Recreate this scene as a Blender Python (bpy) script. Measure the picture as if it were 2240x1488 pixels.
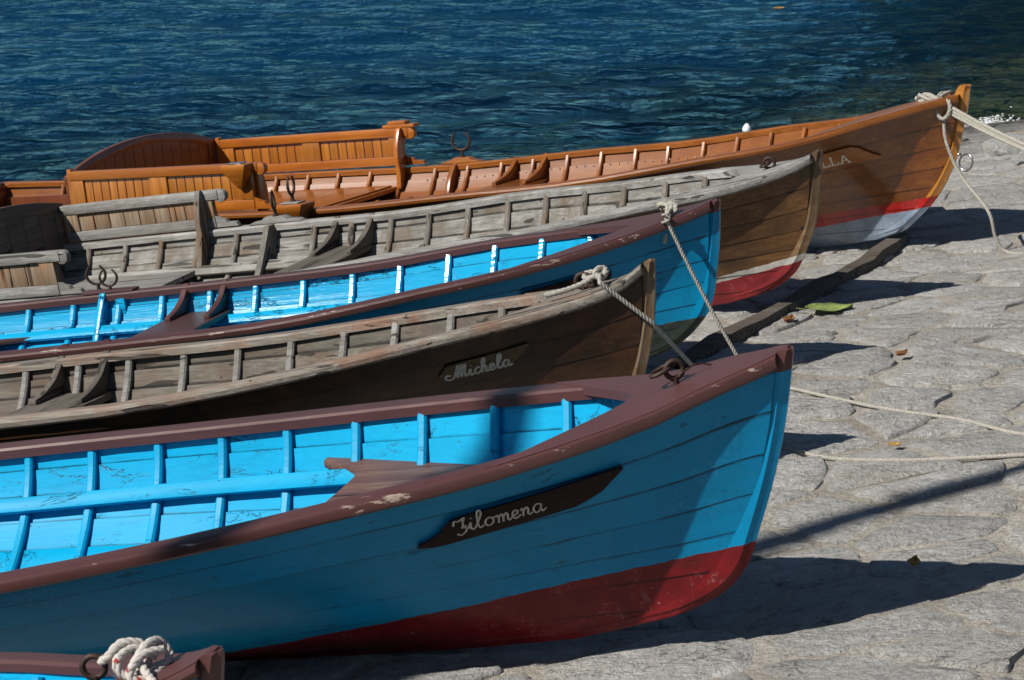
import bpy, bmesh, math, random
import numpy as np
from mathutils import Vector, Matrix

for o in list(bpy.data.objects):
    bpy.data.objects.remove(o, do_unlink=True)
SC = bpy.context.scene
COL = SC.collection
R = math.radians
ZO = 3.0                       # camera height above the lake; water level is z = 0

# ------------------------------------------------------------------ camera
cam_d = bpy.data.cameras.new('camera')
cam = bpy.data.objects.new('camera', cam_d)
COL.objects.link(cam)
cam.location = (0, 0, ZO)
cam.rotation_euler = (R(75), 0, 0)
cam_d.sensor_width = 36.0
cam_d.lens = 5500 / 2240 * 36
cam_d.clip_start = 0.1
cam_d.clip_end = 5000
cam_d.dof.use_dof = True
cam_d.dof.focus_distance = 7.6
cam_d.dof.aperture_fstop = 20
SC.camera = cam
SC.render.resolution_x, SC.render.resolution_y = 1024, 680

# ------------------------------------------------------------------ light
SUN = Vector((-0.66, -0.365, 0.655)).normalized()
world = bpy.data.worlds.new('World')
SC.world = world
world.use_nodes = True
wn = world.node_tree
sky = wn.nodes.new('ShaderNodeTexSky')
sky.sky_type = 'NISHITA'
sky.sun_disc = False
sky.sun_elevation = math.asin(SUN.z)
sky.sun_rotation = math.atan2(SUN.x, SUN.y)
sky.air_density = 1.0
sky.dust_density = 0.1
sky.ozone_density = 1.6
sky.altitude = 300
bg = wn.nodes['Background']
bg.inputs['Strength'].default_value = 0.05
wn.links.new(sky.outputs['Color'], bg.inputs['Color'])
sun_d = bpy.data.lights.new('sun', 'SUN')
sun_d.energy = 5.0
sun_d.angle = R(0.53)
sun_d.color = (1.0, 0.95, 0.87)
sun = bpy.data.objects.new('sun', sun_d)
COL.objects.link(sun)
sun.location = (-6, -4, 14)
sun.rotation_euler = SUN.to_track_quat('Z', 'Y').to_euler()
vs = SC.view_settings
vs.view_transform = 'Standard'
vs.look = 'None'
vs.exposure = 0.2
vs.gamma = 1.0

# ------------------------------------------------------------------ helpers
rng = random.Random(7)

def tag(o, label=None, cat=None, group=None, kind=None):
    for k, v in (('label', label), ('category', cat), ('group', group), ('kind', kind)):
        if v:
            o[k] = v
    return o

def empty(name, mat):
    o = bpy.data.objects.new(name, None)
    COL.objects.link(o)
    o.matrix_world = mat
    o.empty_display_size = 0.1
    return o

class MB:
    """collects vertices and faces, links them as one mesh object"""
    def __init__(self):
        self.v, self.f = [], []
        self.attr = None
    def add(self, vs_, fs_):
        n = len(self.v)
        self.v += [tuple(map(float, p)) for p in vs_]
        self.f += [tuple(i + n for i in q) for q in fs_]
    def grid(self, P, close_u=False, close_v=False):
        nu, nv = len(P), len(P[0])
        fs_ = []
        for i in range(nu if close_u else nu - 1):
            for j in range(nv if close_v else nv - 1):
                a, b = i, (i + 1) % nu
                c, d = j, (j + 1) % nv
                fs_.append((a * nv + c, b * nv + c, b * nv + d, a * nv + d))
        self.add([p for row in P for p in row], fs_)
    def loft(self, rings, caps=True):
        """closed rings lofted along a path"""
        m = len(rings[0])
        fs_ = []
        for i in range(len(rings) - 1):
            for j in range(m):
                k = (j + 1) % m
                fs_.append((i * m + j, i * m + k, (i + 1) * m + k, (i + 1) * m + j))
        if caps:
            fs_.append(tuple(range(m))[::-1])
            n = (len(rings) - 1) * m
            fs_.append(tuple(n + j for j in range(m)))
        self.add([p for r in rings for p in r], fs_)
    def box(self, a, b):
        x0, y0, z0 = a
        x1, y1, z1 = b
        self.add([(x0, y0, z0), (x1, y0, z0), (x1, y1, z0), (x0, y1, z0), (x0, y0, z1), (x1, y0, z1), (x1, y1, z1), (x0, y1, z1)],
                 [(0, 3, 2, 1), (4, 5, 6, 7), (0, 1, 5, 4), (1, 2, 6, 5), (2, 3, 7, 6), (3, 0, 4, 7)])
    def tube(self, pts, r, n=8, caps=True):
        P = [Vector(p) for p in pts]
        rr = r if hasattr(r, '__len__') else [r] * len(P)
        t0 = (P[1] - P[0]).normalized()
        ref = Vector((0, 0, 1)) if abs(t0.z) < .9 else Vector((1, 0, 0))
        nx = t0.cross(ref).normalized()
        rings = []
        for i, p in enumerate(P):
            t = (P[min(i + 1, len(P) - 1)] - P[max(i - 1, 0)]).normalized()
            nx = (nx - t * nx.dot(t)).normalized()
            ny = t.cross(nx)
            rings.append([p + (nx * math.cos(a) + ny * math.sin(a)) * rr[i] for a in (2 * math.pi * k / n for k in range(n))])
        self.loft(rings, caps)
    def slab(self, outline, d):
        """outline (3D points, roughly planar) extruded along vector d"""
        n = len(outline)
        A = [Vector(p) for p in outline]
        B = [p + Vector(d) for p in A]
        fs_ = [tuple(range(n)), tuple(n + i for i in range(n))[::-1]]
        for i in range(n):
            k = (i + 1) % n
            fs_.append((i, n + i, n + k, k))
        self.add(A + B, fs_)
    def build(self, name, mat, parent=None, smooth=35, bevel=0.0):
        me = bpy.data.meshes.new(name)
        me.from_pydata(self.v, [], self.f)
        bm = bmesh.new()
        bm.from_mesh(me)
        bmesh.ops.recalc_face_normals(bm, faces=bm.faces)
        if bevel:
            es = [e for e in bm.edges if len(e.link_faces) == 2 and e.calc_face_angle(0) > R(40)]
            bmesh.ops.bevel(bm, geom=es, offset=bevel, segments=2, profile=.5, affect='EDGES', clamp_overlap=True)
        bm.to_mesh(me)
        bm.free()
        if smooth:
            for p in me.polygons:
                p.use_smooth = True
            me.set_sharp_from_angle(angle=R(smooth))
        if self.attr and len(self.attr[1]) == len(me.vertices):
            at_ = me.attributes.new(self.attr[0], 'FLOAT', 'POINT')
            at_.data.foreach_set('value', np.array(self.attr[1], np.float32))
        o = bpy.data.objects.new(name, me)
        COL.objects.link(o)
        if mat:
            me.materials.append(mat)
        if parent:
            o.parent = parent
        return o

def catmull(P, n=6, closed=False):
    P = [Vector(p) for p in P]
    if len(P) < 3:
        return [P[0].lerp(P[1], i / n) for i in range(n + 1)]
    out = []
    m = len(P)
    for i in range(m if closed else m - 1):
        if closed:
            a, b, c, d = P[(i - 1) % m], P[i], P[(i + 1) % m], P[(i + 2) % m]
        else:
            a, b, c, d = P[max(i - 1, 0)], P[i], P[i + 1], P[min(i + 2, m - 1)]
        for k in range(n):
            t = k / n
            out.append(.5 * ((2 * b) + (c - a) * t + (2 * a - 5 * b + 4 * c - d) * t * t + (3 * b - 3 * c + d - a) * t ** 3))
    if not closed:
        out.append(P[-1])
    return out

# ------------------------------------------------------------------ materials
class NT:
    def __init__(self, name):
        self.m = bpy.data.materials.new(name)
        self.m.use_nodes = True
        self.t = self.m.node_tree
        self.b = self.t.nodes['Principled BSDF']
        self.out = self.t.nodes['Material Output']
    def n(self, typ, **kw):
        nd = self.t.nodes.new(typ)
        for k, v in kw.items():
            setattr(nd, k, v)
        return nd
    def l(self, a, b):
        self.t.links.new(a, b)
    def s(self, sock, v):
        if isinstance(v, bpy.types.NodeSocket):
            self.l(v, sock)
        else:
            if isinstance(v, tuple) and len(v) == 3 and sock.type == 'RGBA':
                v = (*v, 1)
            sock.default_value = v
    def math(self, op, a, b=0.0, c=None, clamp=False):
        nd = self.n('ShaderNodeMath', operation=op, use_clamp=clamp)
        self.s(nd.inputs[0], a)
        self.s(nd.inputs[1], b)
        if c is not None:
            self.s(nd.inputs[2], c)
        return nd.outputs[0]
    def mix(self, f, a, b, blend='MIX'):
        nd = self.n('ShaderNodeMix', data_type='RGBA', blend_type=blend)
        self.s(nd.inputs[0], f)
        self.s(nd.inputs[6], a)
        self.s(nd.inputs[7], b)
        return nd.outputs[2]
    def ramp(self, f, stops, interp='LINEAR'):
        nd = self.n('ShaderNodeValToRGB')
        nd.color_ramp.interpolation = interp
        el = nd.color_ramp.elements
        while len(el) < len(stops):
            el.new(0.5)
        for e, (p, c) in zip(el, stops):
            e.position = p
            e.color = (*c, 1) if hasattr(c, '__len__') else (c, c, c, 1)
        self.s(nd.inputs[0], f)
        return nd.outputs[0]
    def coord(self, rnd=True):
        tc = self.n('ShaderNodeTexCoord').outputs['Object']
        if not rnd:
            return tc
        oi = self.n('ShaderNodeObjectInfo').outputs['Random']
        sc = self.n('ShaderNodeVectorMath', operation='SCALE')
        sc.inputs[0].default_value = (17, 31, 23)
        self.l(oi, sc.inputs['Scale'])
        ad = self.n('ShaderNodeVectorMath', operation='ADD')
        self.l(tc, ad.inputs[0])
        self.l(sc.outputs[0], ad.inputs[1])
        return ad.outputs[0]
    def scaled(self, vec, s):
        nd = self.n('ShaderNodeVectorMath', operation='MULTIPLY')
        self.l(vec, nd.inputs[0])
        nd.inputs[1].default_value = s
        return nd.outputs[0]
    def noise(self, vec, scale, detail=4, rough=.55, dist=0.0):
        nd = self.n('ShaderNodeTexNoise')
        self.l(vec, nd.inputs['Vector'])
        nd.inputs['Scale'].default_value = scale
        nd.inputs['Detail'].default_value = detail
        nd.inputs['Roughness'].default_value = rough
        nd.inputs['Distortion'].default_value = dist
        return nd.outputs['Fac']
    def bump(self, h, strength, dist):
        nd = self.n('ShaderNodeBump')
        nd.inputs['Strength'].default_value = strength
        nd.inputs['Distance'].default_value = dist
        self.s(nd.inputs['Height'], h)
        self.l(nd.outputs[0], self.b.inputs['Normal'])
    def fin(self, color, rough=.5, spec=.5, coat=0.0, metal=0.0):
        self.s(self.b.inputs['Base Color'], color)
        self.s(self.b.inputs['Roughness'], rough)
        self.b.inputs['Specular IOR Level'].default_value = spec
        self.b.inputs['Coat Weight'].default_value = coat
        self.b.inputs['Coat Roughness'].default_value = .12
        self.b.inputs['Metallic'].default_value = metal
        return self.m

def seam(N, v, col, dark, lo=.80, hi=.86):
    """dark line where one plank laps the next, broken up along its length"""
    a = N.n('ShaderNodeAttribute', attribute_name='girth').outputs['Fac']
    wv = N.noise(N.scaled(v, (1, 1, 1)), 11, 4, .7)
    f = N.ramp(N.math('MULTIPLY_ADD', wv, .08, a), [(lo + .04, 0), (hi + .04, 1)])
    br = N.ramp(N.noise(N.scaled(v, (.5, 2, 2)), 7, 4, .65), [(.32, .25), (.55, 1)])
    return N.mix(N.math('MULTIPLY', N.math('MULTIPLY', f, br), .85), col, dark)

def wood_nodes(N, vec, cols, axis=0, blotch=None, blotch_amt=.5, gs=26, stretch=.04):
    gs = gs * 3.0
    s = [1, 1, 1]
    s[axis] = stretch
    gv = N.scaled(vec, tuple(s))
    g0 = N.noise(gv, gs * .28, 4, .6, .5)
    g1 = N.noise(gv, gs, 5, .68, .35)
    g2 = N.noise(gv, gs * 3.2, 3, .6)
    gg = N.math('MULTIPLY_ADD', g0, .38, N.math('MULTIPLY_ADD', g2, .3, N.math('MULTIPLY', g1, .42)))
    col = N.ramp(gg, [(.32, cols[0]), (.52, cols[1]), (.72, cols[2])])
    rnd = N.n('ShaderNodeObjectInfo').outputs['Random']
    col = N.mix(N.math('MULTIPLY', rnd, .55), col, tuple(c * .62 for c in cols[1]), 'MIX')
    if blotch:
        bl = N.noise(vec, 5.5, 5, .65, .6)
        col = N.mix(N.math('MULTIPLY', N.ramp(bl, [(.45, 0), (.66, 1)]), blotch_amt), col, blotch)
    return col, gg

def wood(name, cols, rough=.75, axis=0, coat=0.0, blotch=None, blotch_amt=.5, bump=.5, gs=26, spec=.3, crack=True, stretch=.05):
    N = NT(name)
    v = N.coord()
    col, h = wood_nodes(N, v, cols, axis, blotch, blotch_amt, gs, stretch)
    if crack:
        s = [14, 14, 14]
        s[axis] = 1.1
        ck = N.noise(N.scaled(v, tuple(s)), 2.2, 2, .5, .2)
        ckm = N.ramp(ck, [(.335, 1), (.365, 0)])
        col = N.mix(N.math('MULTIPLY', ckm, .75), col, tuple(c * .18 for c in cols[0]))
        nl = N.n('ShaderNodeTexVoronoi', feature='F1')
        N.l(v, nl.inputs['Vector'])
        nl.inputs['Scale'].default_value = 9.0
        col = N.mix(N.ramp(nl.outputs['Distance'], [(.035, .8), (.06, 0)]), col, tuple(c * .25 for c in cols[0]))
        col = seam(N, v, col, tuple(c * .2 for c in cols[0]))
        h = N.math('MULTIPLY_ADD', ckm, -.6, h)
    N.bump(h, bump, .004)
    return N.fin(col, rough, spec, coat)

def paint_nodes(N, v, col, chip=None, chip_amt=.5, dark=.7):
    lo = N.noise(v, 3.0, 4, .6)
    rn_ = N.n('ShaderNodeObjectInfo').outputs['Random']
    lo2 = N.math('MULTIPLY_ADD', N.math('SUBTRACT', rn_, .5), .35, lo)
    c = N.mix(N.ramp(lo2, [(.35, 0), (.7, 1)]), tuple(x * dark for x in col), col)
    bru = N.noise(N.scaled(v, (.05, 1, 1)), 130, 3, .6)
    c = N.mix(N.ramp(bru, [(.3, .22), (.6, 0)]), c, tuple(x * .6 for x in col))
    gv = N.scaled(v, (.06, 1, 1))
    gr = N.noise(gv, 40, 4, .6, .3)
    c = N.mix(N.ramp(gr, [(.28, .4), (.42, 0)]), c, tuple(x * .55 for x in col))
    mask = None
    if chip:
        a = N.noise(N.scaled(v, (.35, 1, 1)), 105, 4, .65)
        b = N.noise(v, 7, 3, .55)
        mask = N.ramp(N.math('MULTIPLY_ADD', b, chip_amt, a), [(.70 + chip_amt * .5, 0), (.725 + chip_amt * .5, 1)])
        c = N.mix(mask, c, chip)
    return c, gr, mask

def paint(name, col, chip=None, chip_amt=.5, rough=.38, bump=.25, dark=.8, spec=.5, chip2=None, cracks=False):
    N = NT(name)
    v = N.coord()
    c, gr, mask = paint_nodes(N, v, col, chip, chip_amt, dark)
    h = gr
    if mask is not None:
        h = N.math('MULTIPLY_ADD', mask, -.4, gr)
        if chip2:
            vv = N.scaled(v, (.5, 1, 1))
            a = N.noise(vv, 95, 4, .65)
            b = N.noise(N.scaled(v, (1, .7, 1.3)), 4.3, 2, .5)
            m2 = N.ramp(N.math('MULTIPLY_ADD', b, chip_amt, a), [(.705 + chip_amt * .5, 0), (.73 + chip_amt * .5, 1)])
            c = N.mix(m2, c, chip2)
    c = seam(N, v, c, tuple(x * .12 for x in col), .90, .95)
    eg = N.n('ShaderNodeAttribute', attribute_name='edge').outputs['Fac']
    wn_ = N.noise(N.scaled(v, (.12, 1, 1)), 34, 5, .72)
    wl_ = N.noise(N.scaled(v, (1, .2, .2)), 2.4, 3, .6)
    wear = N.ramp(N.math('ADD', N.math('MULTIPLY_ADD', eg, .22, wn_), N.math('MULTIPLY', wl_, .34)), [(.955, 0), (.985, 1)])
    c = N.mix(N.math('MULTIPLY', wear, N.math('GREATER_THAN', eg, .05)), c, (.33, .26, .215))
    if cracks:
        r1_ = N.noise(N.scaled(v, (.3, 1, 1)), 9, 6, .7, .8)
        r2_ = N.noise(v, 3.1, 2, .5)
        rid = N.math('ABSOLUTE', N.math('SUBTRACT', r1_, .5))
        cm = N.math('MULTIPLY', N.ramp(rid, [(.004, 1), (.011, 0)]), N.ramp(r2_, [(.50, 0), (.58, .85)]))
        c = N.mix(cm, c, tuple(x * .14 for x in col))
        h = N.math('MULTIPLY_ADD', cm, -.8, h)
    N.bump(h, bump, .003)
    return N.fin(c, rough, spec)

def hull_mat(name, top, lines, rough=.42, spec=.5, woodcols=None, chip=None, chip_amt=.4, coat=0.0, blotch=None, D=.6, cap=None):
    """painted or varnished topsides above paint lines: lines = [(a, b, colour)] with w = a + b*u, listed downwards"""
    N = NT(name)
    v = N.coord()
    raw = N.coord(False)
    if woodcols:
        col, h = wood_nodes(N, v, woodcols, 0, blotch, .75, 22)
        hs = .35
    else:
        col, h, mk = paint_nodes(N, v, top, chip, chip_amt, .78)
        hs = .3
        # long hairline splits along the grain
        ck = N.noise(N.scaled(v, (1.3, 16, 16)), 2.0, 2, .5, .25)
        ckm = N.ramp(ck, [(.29, 1), (.315, 0)])
        col = N.mix(N.math('MULTIPLY', ckm, .7), col, tuple(x * .25 for x in top))
        fade = N.ramp(N.noise(N.scaled(raw, (.5, 1, 1.6)), 2.3, 6, .7, .7), [(.36, 0), (.66, 1)])
        col = N.mix(N.math('MULTIPLY', fade, .35), col, (top[0] + .004, top[1] * .62, top[2] * .5))
        drip = N.ramp(N.noise(N.scaled(raw, (9, 9, .5)), 3.2, 4, .7), [(.56, 0), (.74, .45)])
        col = N.mix(drip, col, (top[0] + .006, top[1] * .5, top[2] * .42))
        scr = N.math('ABSOLUTE', N.math('SUBTRACT', N.noise(N.scaled(raw, (.5, 1, .8)), 13, 5, .7, .8), .5))
        scm = N.math('MULTIPLY', N.ramp(scr, [(.0015, .55), (.006, 0)]), N.ramp(N.noise(raw, 3.7, 2, .5), [(.55, 0), (.64, 1)]))
        col = N.mix(scm, col, (top[0] + .09, top[1] * .9 + .09, top[2] * .8 + .1))
        h = N.math('MULTIPLY_ADD', ckm, -.8, h)
    sep = N.n('ShaderNodeSeparateXYZ')
    N.l(raw, sep.inputs[0])
    wob = N.noise(raw, 9, 5, .7)
    zz = N.math('MULTIPLY_ADD', wob, .018, sep.outputs['Z'])
    for a, b, c in lines:
        # Z = w + D ; X = -u
        lim = N.math('MULTIPLY_ADD', sep.outputs['X'], -b, a + D + .006)
        f = N.math('LESS_THAN', zz, lim)
        lo = N.noise(raw, 14, 5, .7)
        sp = N.noise(raw, 95, 2, .5)
        cc = N.mix(N.ramp(lo, [(.3, 0), (.7, 1)]), tuple(x * .5 for x in c), c)
        scum = N.ramp(N.noise(N.scaled(raw, (.4, 1, 1)), 6, 5, .7, .5), [(.5, 0), (.72, .55)])
        cc = N.mix(scum, cc, tuple(x * .35 + .02 for x in c))
        scr = N.math('ABSOLUTE', N.math('SUBTRACT', N.noise(N.scaled(raw, (.6, 1, .35)), 17, 5, .7, .7), .5))
        cc = N.mix(N.math('MULTIPLY', N.ramp(scr, [(.002, .6), (.008, 0)]), N.ramp(lo, [(.5, 0), (.62, 1)])), cc, tuple(min(1, x * .8 + .16) for x in c))
        cc = N.mix(N.math('MULTIPLY', N.ramp(sp, [(.70, 0), (.74, .6)]), N.ramp(lo, [(.45, 0), (.6, 1)])), cc, (.35, .3, .27))
        col = N.mix(f, col, cc)
    col = seam(N, v, col, (.004, .006, .008) if not woodcols else tuple(x * .15 for x in woodcols[0]))
    if cap:
        col = N.mix(N.math('GREATER_THAN', zz, cap[0] + D), col, cap[1])
    N.bump(h, hs, .003)
    return N.fin(col, rough, spec, coat)

def plain(name, col, rough=.5, metal=0.0, spec=.5, var=.3, ns=30, bump=.2):
    N = NT(name)
    v = N.coord()
    n1 = N.noise(v, ns, 5, .65)
    c = N.mix(N.ramp(n1, [(.3, 0), (.7, 1)]), tuple(x * (1 - var) for x in col), tuple(min(1, x * (1 + var * .5)) for x in col))
    N.bump(n1, bump, .002)
    return N.fin(c, rough, spec, 0, metal)

M = {}
M['blue_in'] = paint('bright_blue_paint', (.0015, .335, .60), (.02, .12, .2), .42, .42, .3, .88, .15, cracks=True)
M['blue_in3'] = paint('glossy_blue_paint', (.003, .335, .60), (.3, .5, .62), .42, .2, .9, .88, .5, cracks=True)
M['brown'] = paint('brown_gunwale_paint', (.092, .035, .033), (.42, .36, .3), .62, .42, .35, .72, .5, (.03, .2, .16))
M['brown_dk'] = paint('dark_brown_paint', (.075, .035, .03), (.2, .16, .13), .45, .45, .4, .7)
M['board_dk'] = paint('name_board_paint', (.02, .011, .009), (.05, .035, .03), .4, .6, .3, .8, .12)
M['brown_worn'] = wood('worn_brown_seat', ((.05, .026, .024), (.12, .06, .05), (.27, .17, .12)), .6, 0, 0, (.1, .045, .04), .8, .5, 20)
M['grey'] = wood('weathered_grey_wood', ((.05, .048, .045), (.23, .225, .212), (.48, .475, .455)), .85, 0, 0, (.12, .10, .078), .55, 1.0, 24)
M['grey_in'] = wood('weathered_inner_planks', ((.05, .046, .04), (.20, .194, .178), (.43, .42, .395)), .85, 0, 0, (.11, .078, .05), .8, 1.0, 18)
M['grey_in4'] = wood('dark_weathered_planks', ((.03, .025, .02), (.11, .097, .08), (.24, .215, .18)), .8, 0, 0, (.09, .05, .03), .6, .8, 18)
M['grey_v'] = wood('weathered_upright_wood', ((.05, .046, .04), (.16, .15, .132), (.32, .305, .28)), .85, 2, 0, (.15, .085, .04), .7, .9, 24)
M['slat2'] = wood('weathered_slats', ((.07, .05, .035), (.22, .15, .095), (.40, .34, .27)), .85, 2, 0, (.30, .13, .045), .7, .9, 22)
M['grey_dk'] = wood('dark_weathered_wood', ((.045, .038, .032), (.1, .085, .07), (.18, .16, .14)), .8, 1, 0, None, 0, .8, 24)
M['rail4'] = wood('weathered_rail_wood', ((.06, .05, .04), (.19, .165, .138), (.37, .34, .295)), .75, 0, 0, (.22, .085, .04), .55, .8, 24)
M['varn'] = wood('varnished_wood', ((.13, .034, .005), (.35, .105, .012), (.52, .19, .028)), .3, 0, .35, (.28, .07, .01), .6, .15, 14, .5, False)
M['varn_v'] = wood('varnished_slats', ((.13, .04, .006), (.35, .12, .016), (.54, .23, .042)), .3, 2, .35, (.3, .08, .012), .5, .15, 14, .5, False)
M['varn_red'] = wood('varnished_reddish_wood', ((.10, .030, .005), (.25, .080, .013), (.38, .135, .024)), .3, 0, .15, (.16, .042, .008), .6, .2, 16, .5, False)
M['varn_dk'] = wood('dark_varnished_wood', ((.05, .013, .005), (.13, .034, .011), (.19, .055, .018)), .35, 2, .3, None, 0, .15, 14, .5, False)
M['iron'] = plain('rusty_iron', (.055, .03, .022), .6, .4, .5, .5, 60, .4)
M['steel'] = plain('bright_steel', (.55, .55, .55), .25, 1.0, .5, .2, 30, .05)
M['rope'] = plain('pale_rope', (.37, .35, .305), .9, 0, .2, .35, 140, .5)
M['rope_w'] = plain('white_rope', (.66, .65, .62), .85, 0, .2, .25, 120, .5)
M['white'] = plain('white_lettering', (.42, .41, .37), .6, 0, .3, .35, 60, .1)
M['letter_grey'] = plain('grey_lettering', (.5, .48, .42), .6, 0, .3, .3, 60, .1)
M['cream'] = plain('cream_lettering', (.8, .74, .6), .5, 0, .3, .15, 60, .05)
M['timber'] = wood('old_timber', ((.028, .022, .017), (.085, .07, .056), (.18, .16, .135)), .9, 0, 0, None, 0, 1.0, 22)
M['leaf_g'] = plain('green_leaf', (.24, .3, .09), .5, 0, .4, .4, 40, .3)
M['leaf_b'] = plain('brown_leaf', (.2, .09, .035), .6, 0, .3, .5, 50, .3)
M['leaf_y'] = plain('yellow_leaf', (.45, .25, .06), .6, 0, .3, .4, 50, .3)
M['paper'] = plain('white_scrap', (.75, .75, .76), .8, 0, .2, .1, 30, .1)

# red flecked rope
N = NT('red_flecked_rope')
v = N.coord()
f = N.ramp(N.noise(v, 55, 2, .5), [(.62, 0), (.66, 1)])
c = N.mix(f, (.48, .445, .41), (.36, .05, .045))
N.bump(N.noise(v, 160, 3, .6), .5, .002)
M['rope_r'] = N.fin(c, .9, .2)

# hull outsides
BD = {5: .645, 4: .61, 3: .545, 2: .525, 1: .59, 6: .62}
M['hull5'] = hull_mat('blue_and_red_topsides', (.0004, .25, .50), [(-.397, -.118, (.19, .011, .014))], .36, .25, None, (.05, .2, .3), .42, D=BD[5])
M['stem5'] = hull_mat('blue_and_red_stem', (.0004, .25, .50), [(-.397, -.118, (.19, .011, .014))], .36, .25, None, (.05, .2, .3), .42, D=BD[5], cap=(.0, (.10, .04, .038)))
M['stem3'] = hull_mat('blue_and_black_stem', (.0004, .25, .50), [(-.358, -.085, (.03, .042, .036))], .36, .25, None, (.05, .2, .3), .42, D=BD[3], cap=(.0, (.10, .04, .038)))
M['hull6'] = hull_mat('blue_topsides', (.0004, .25, .50), [(-.43, -.08, (.21, .018, .02))], .38, .5, None, (.05, .2, .3), .42, D=BD[6])
M['hull3'] = hull_mat('blue_and_black_topsides', (.0004, .255, .51), [(-.358, -.085, (.03, .042, .036))], .34, .25, None, (.05, .2, .3), .40, D=BD[3])
M['hull2'] = hull_mat('brown_and_red_topsides', (.1, .06, .03), [(-.312, -.17, (.5, .48, .44)), (-.335, -.17, (.25, .02, .025))], .5, .4,
                      ((.035, .017, .007), (.115, .054, .021), (.25, .125, .045)), blotch=(.035, .024, .014), D=BD[2])
M['hull4'] = hull_mat('dark_brown_topsides', (.1, .06, .03), [], .38, .45, ((.012, .007, .004), (.034, .019, .010), (.085, .046, .022)), blotch=(.095, .034, .012), D=BD[4])
M['hull1'] = hull_mat('varnished_topsides', (.1, .06, .03), [(-.372, -.1, (.45, .016, .014)), (-.408, -.125, (.26, .33, .43))], .22, .5,
                      ((.075, .020, .004), (.22, .064, .010), (.42, .14, .022)), coat=.5, blotch=(.11, .028, .006), D=BD[1])
M['stem4'] = wood('old_stem_wood', ((.06, .035, .018), (.17, .10, .05), (.33, .22, .12)), .6, 2, 0, (.32, .27, .2), .4, .6, 24)
M['stem2'] = hull_mat('old_painted_stem', (.1, .06, .03), [(-.312, -.17, (.5, .48, .44)), (-.335, -.17, (.25, .02, .025))], .5, .4,
                      ((.06, .035, .018), (.16, .095, .046), (.3, .2, .11)), blotch=(.06, .04, .022), D=BD[2])
M['stem1'] = hull_mat('varnished_painted_stem', (.1, .06, .03), [(-.372, -.1, (.45, .016, .014)), (-.408, -.125, (.26, .33, .43))], .25, .5,
                      ((.3, .10, .015), (.46, .18, .03), (.56, .25, .05)), coat=.5, D=BD[1])

# ------------------------------------------------------------------ terrain
PL = (0.13571, -0.07626, -1.83283 + ZO)
NF = (0.475, 0.880)
# small hollows and rises of the paving where the keels lie (x, y, rise)
HOLD = [(0.27, 5.60, -0.026), (-0.20, 5.74, -0.030), (-0.77, 5.91, -0.034), (-1.34, 6.08, -0.039), (-1.91, 6.25, -0.043), (-2.47, 6.41, -0.048), (-3.04, 6.58, -0.053), (0.03, 7.07, 0.017), (-0.43, 7.22, 0.022), (-0.98, 7.40, 0.029), (-1.53, 7.58, 0.036), (-2.08, 7.76, 0.043), (-2.63, 7.94, 0.050), (-3.18, 8.13, 0.057), (0.33, 8.29, 0.072), (-0.11, 8.46, 0.067), (-0.65, 8.66, 0.060), (-1.19, 8.86, 0.054), (-1.73, 9.07, 0.047), (-2.26, 9.27, 0.040), (-2.80, 9.47, 0.034), (0.81, 9.51, 0.009), (0.36, 9.74, -0.003), (-0.18, 10.02, -0.018), (-0.73, 10.30, -0.033), (-1.27, 10.58, -0.047), (-1.81, 10.86, -0.062), (-2.36, 11.14, -0.077), (1.56, 10.78, -0.033), (1.10, 11.03, -0.024), (0.55, 11.33, -0.014), (0.00, 11.62, -0.003), (-0.55, 11.92, 0.007), (-1.10, 12.22, 0.018), (-1.65, 12.51, 0.028)]

def sm(x, a, b):
    t = np.clip((np.asarray(x, float) - a) / (b - a), 0, 1)
    return t * t * (3 - 2 * t)

def ground_z(x, y):
    x = np.asarray(x, float)
    y = np.asarray(y, float)
    z = PL[0] * x + PL[1] * y + PL[2] - .012
    c = (x - 1.94) * NF[0] + (y - 10.59) * NF[1]
    cc = np.clip(c - .6, 0, None)
    dr = .0100 * cc ** 2
    k_ = sm(x, .8, 2.8)
    z = z - (dr * (1 - k_) + np.minimum(dr, .36 + .013 * cc) * k_)
    num = den = 0.0
    for hx, hy, hr in HOLD:
        wgt = np.exp(-((x - hx) ** 2 + (y - hy) ** 2) / .5)
        num = num + wgt * hr
        den = den + wgt
    z = z + num / (den + .25)
    z = z + .012 * np.sin(1.7 * x + .6) * np.cos(1.3 * y) + .006 * np.sin(4.1 * x - 2.7 * y)
    z = 2.6 * np.tanh(z / 2.6)
    z = z + (1.6 - np.minimum(z, 0)) * sm(y - .25 * (x - 5), 26.2, 27.2) * sm(x, 3.6, 5.0)
    return np.where(z < -2.2, -2.2 + (z + 2.2) * .6, z)

# ground bed: mortar between the stones near by, lake bed further out
def axis_coords(a, b, step, far, grow=1.35):
    mid = list(np.arange(a, b + 1e-6, step))
    lo, hi, s = [], [], step
    x0, x1 = a, b
    while x1 < far:
        s *= grow
        x1 += s
        x0 -= s
        hi.append(x1)
        lo.append(x0)
    return lo[::-1] + mid + hi

gx = axis_coords(-2.0, 4.2, .05, 600)
gy = axis_coords(3.6, 19.0, .07, 600)
GX, GY = np.meshgrid(gx, gy, indexing='ij')
GZ = ground_z(GX, GY)
nr = np.random.default_rng(3)
near = (np.abs(GX) < 6) & (GY > 2) & (GY < 20)
GZ = GZ + np.where(near, nr.normal(0, .0022, GZ.shape), 0)
mb = MB()
mb.v = np.stack([GX, GY, GZ], -1).reshape(-1, 3).tolist()
ni, nj = GX.shape
mb.f = [(i * nj + j, (i + 1) * nj + j, (i + 1) * nj + j + 1, i * nj + j + 1) for i in range(ni - 1) for j in range(nj - 1)]

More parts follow.
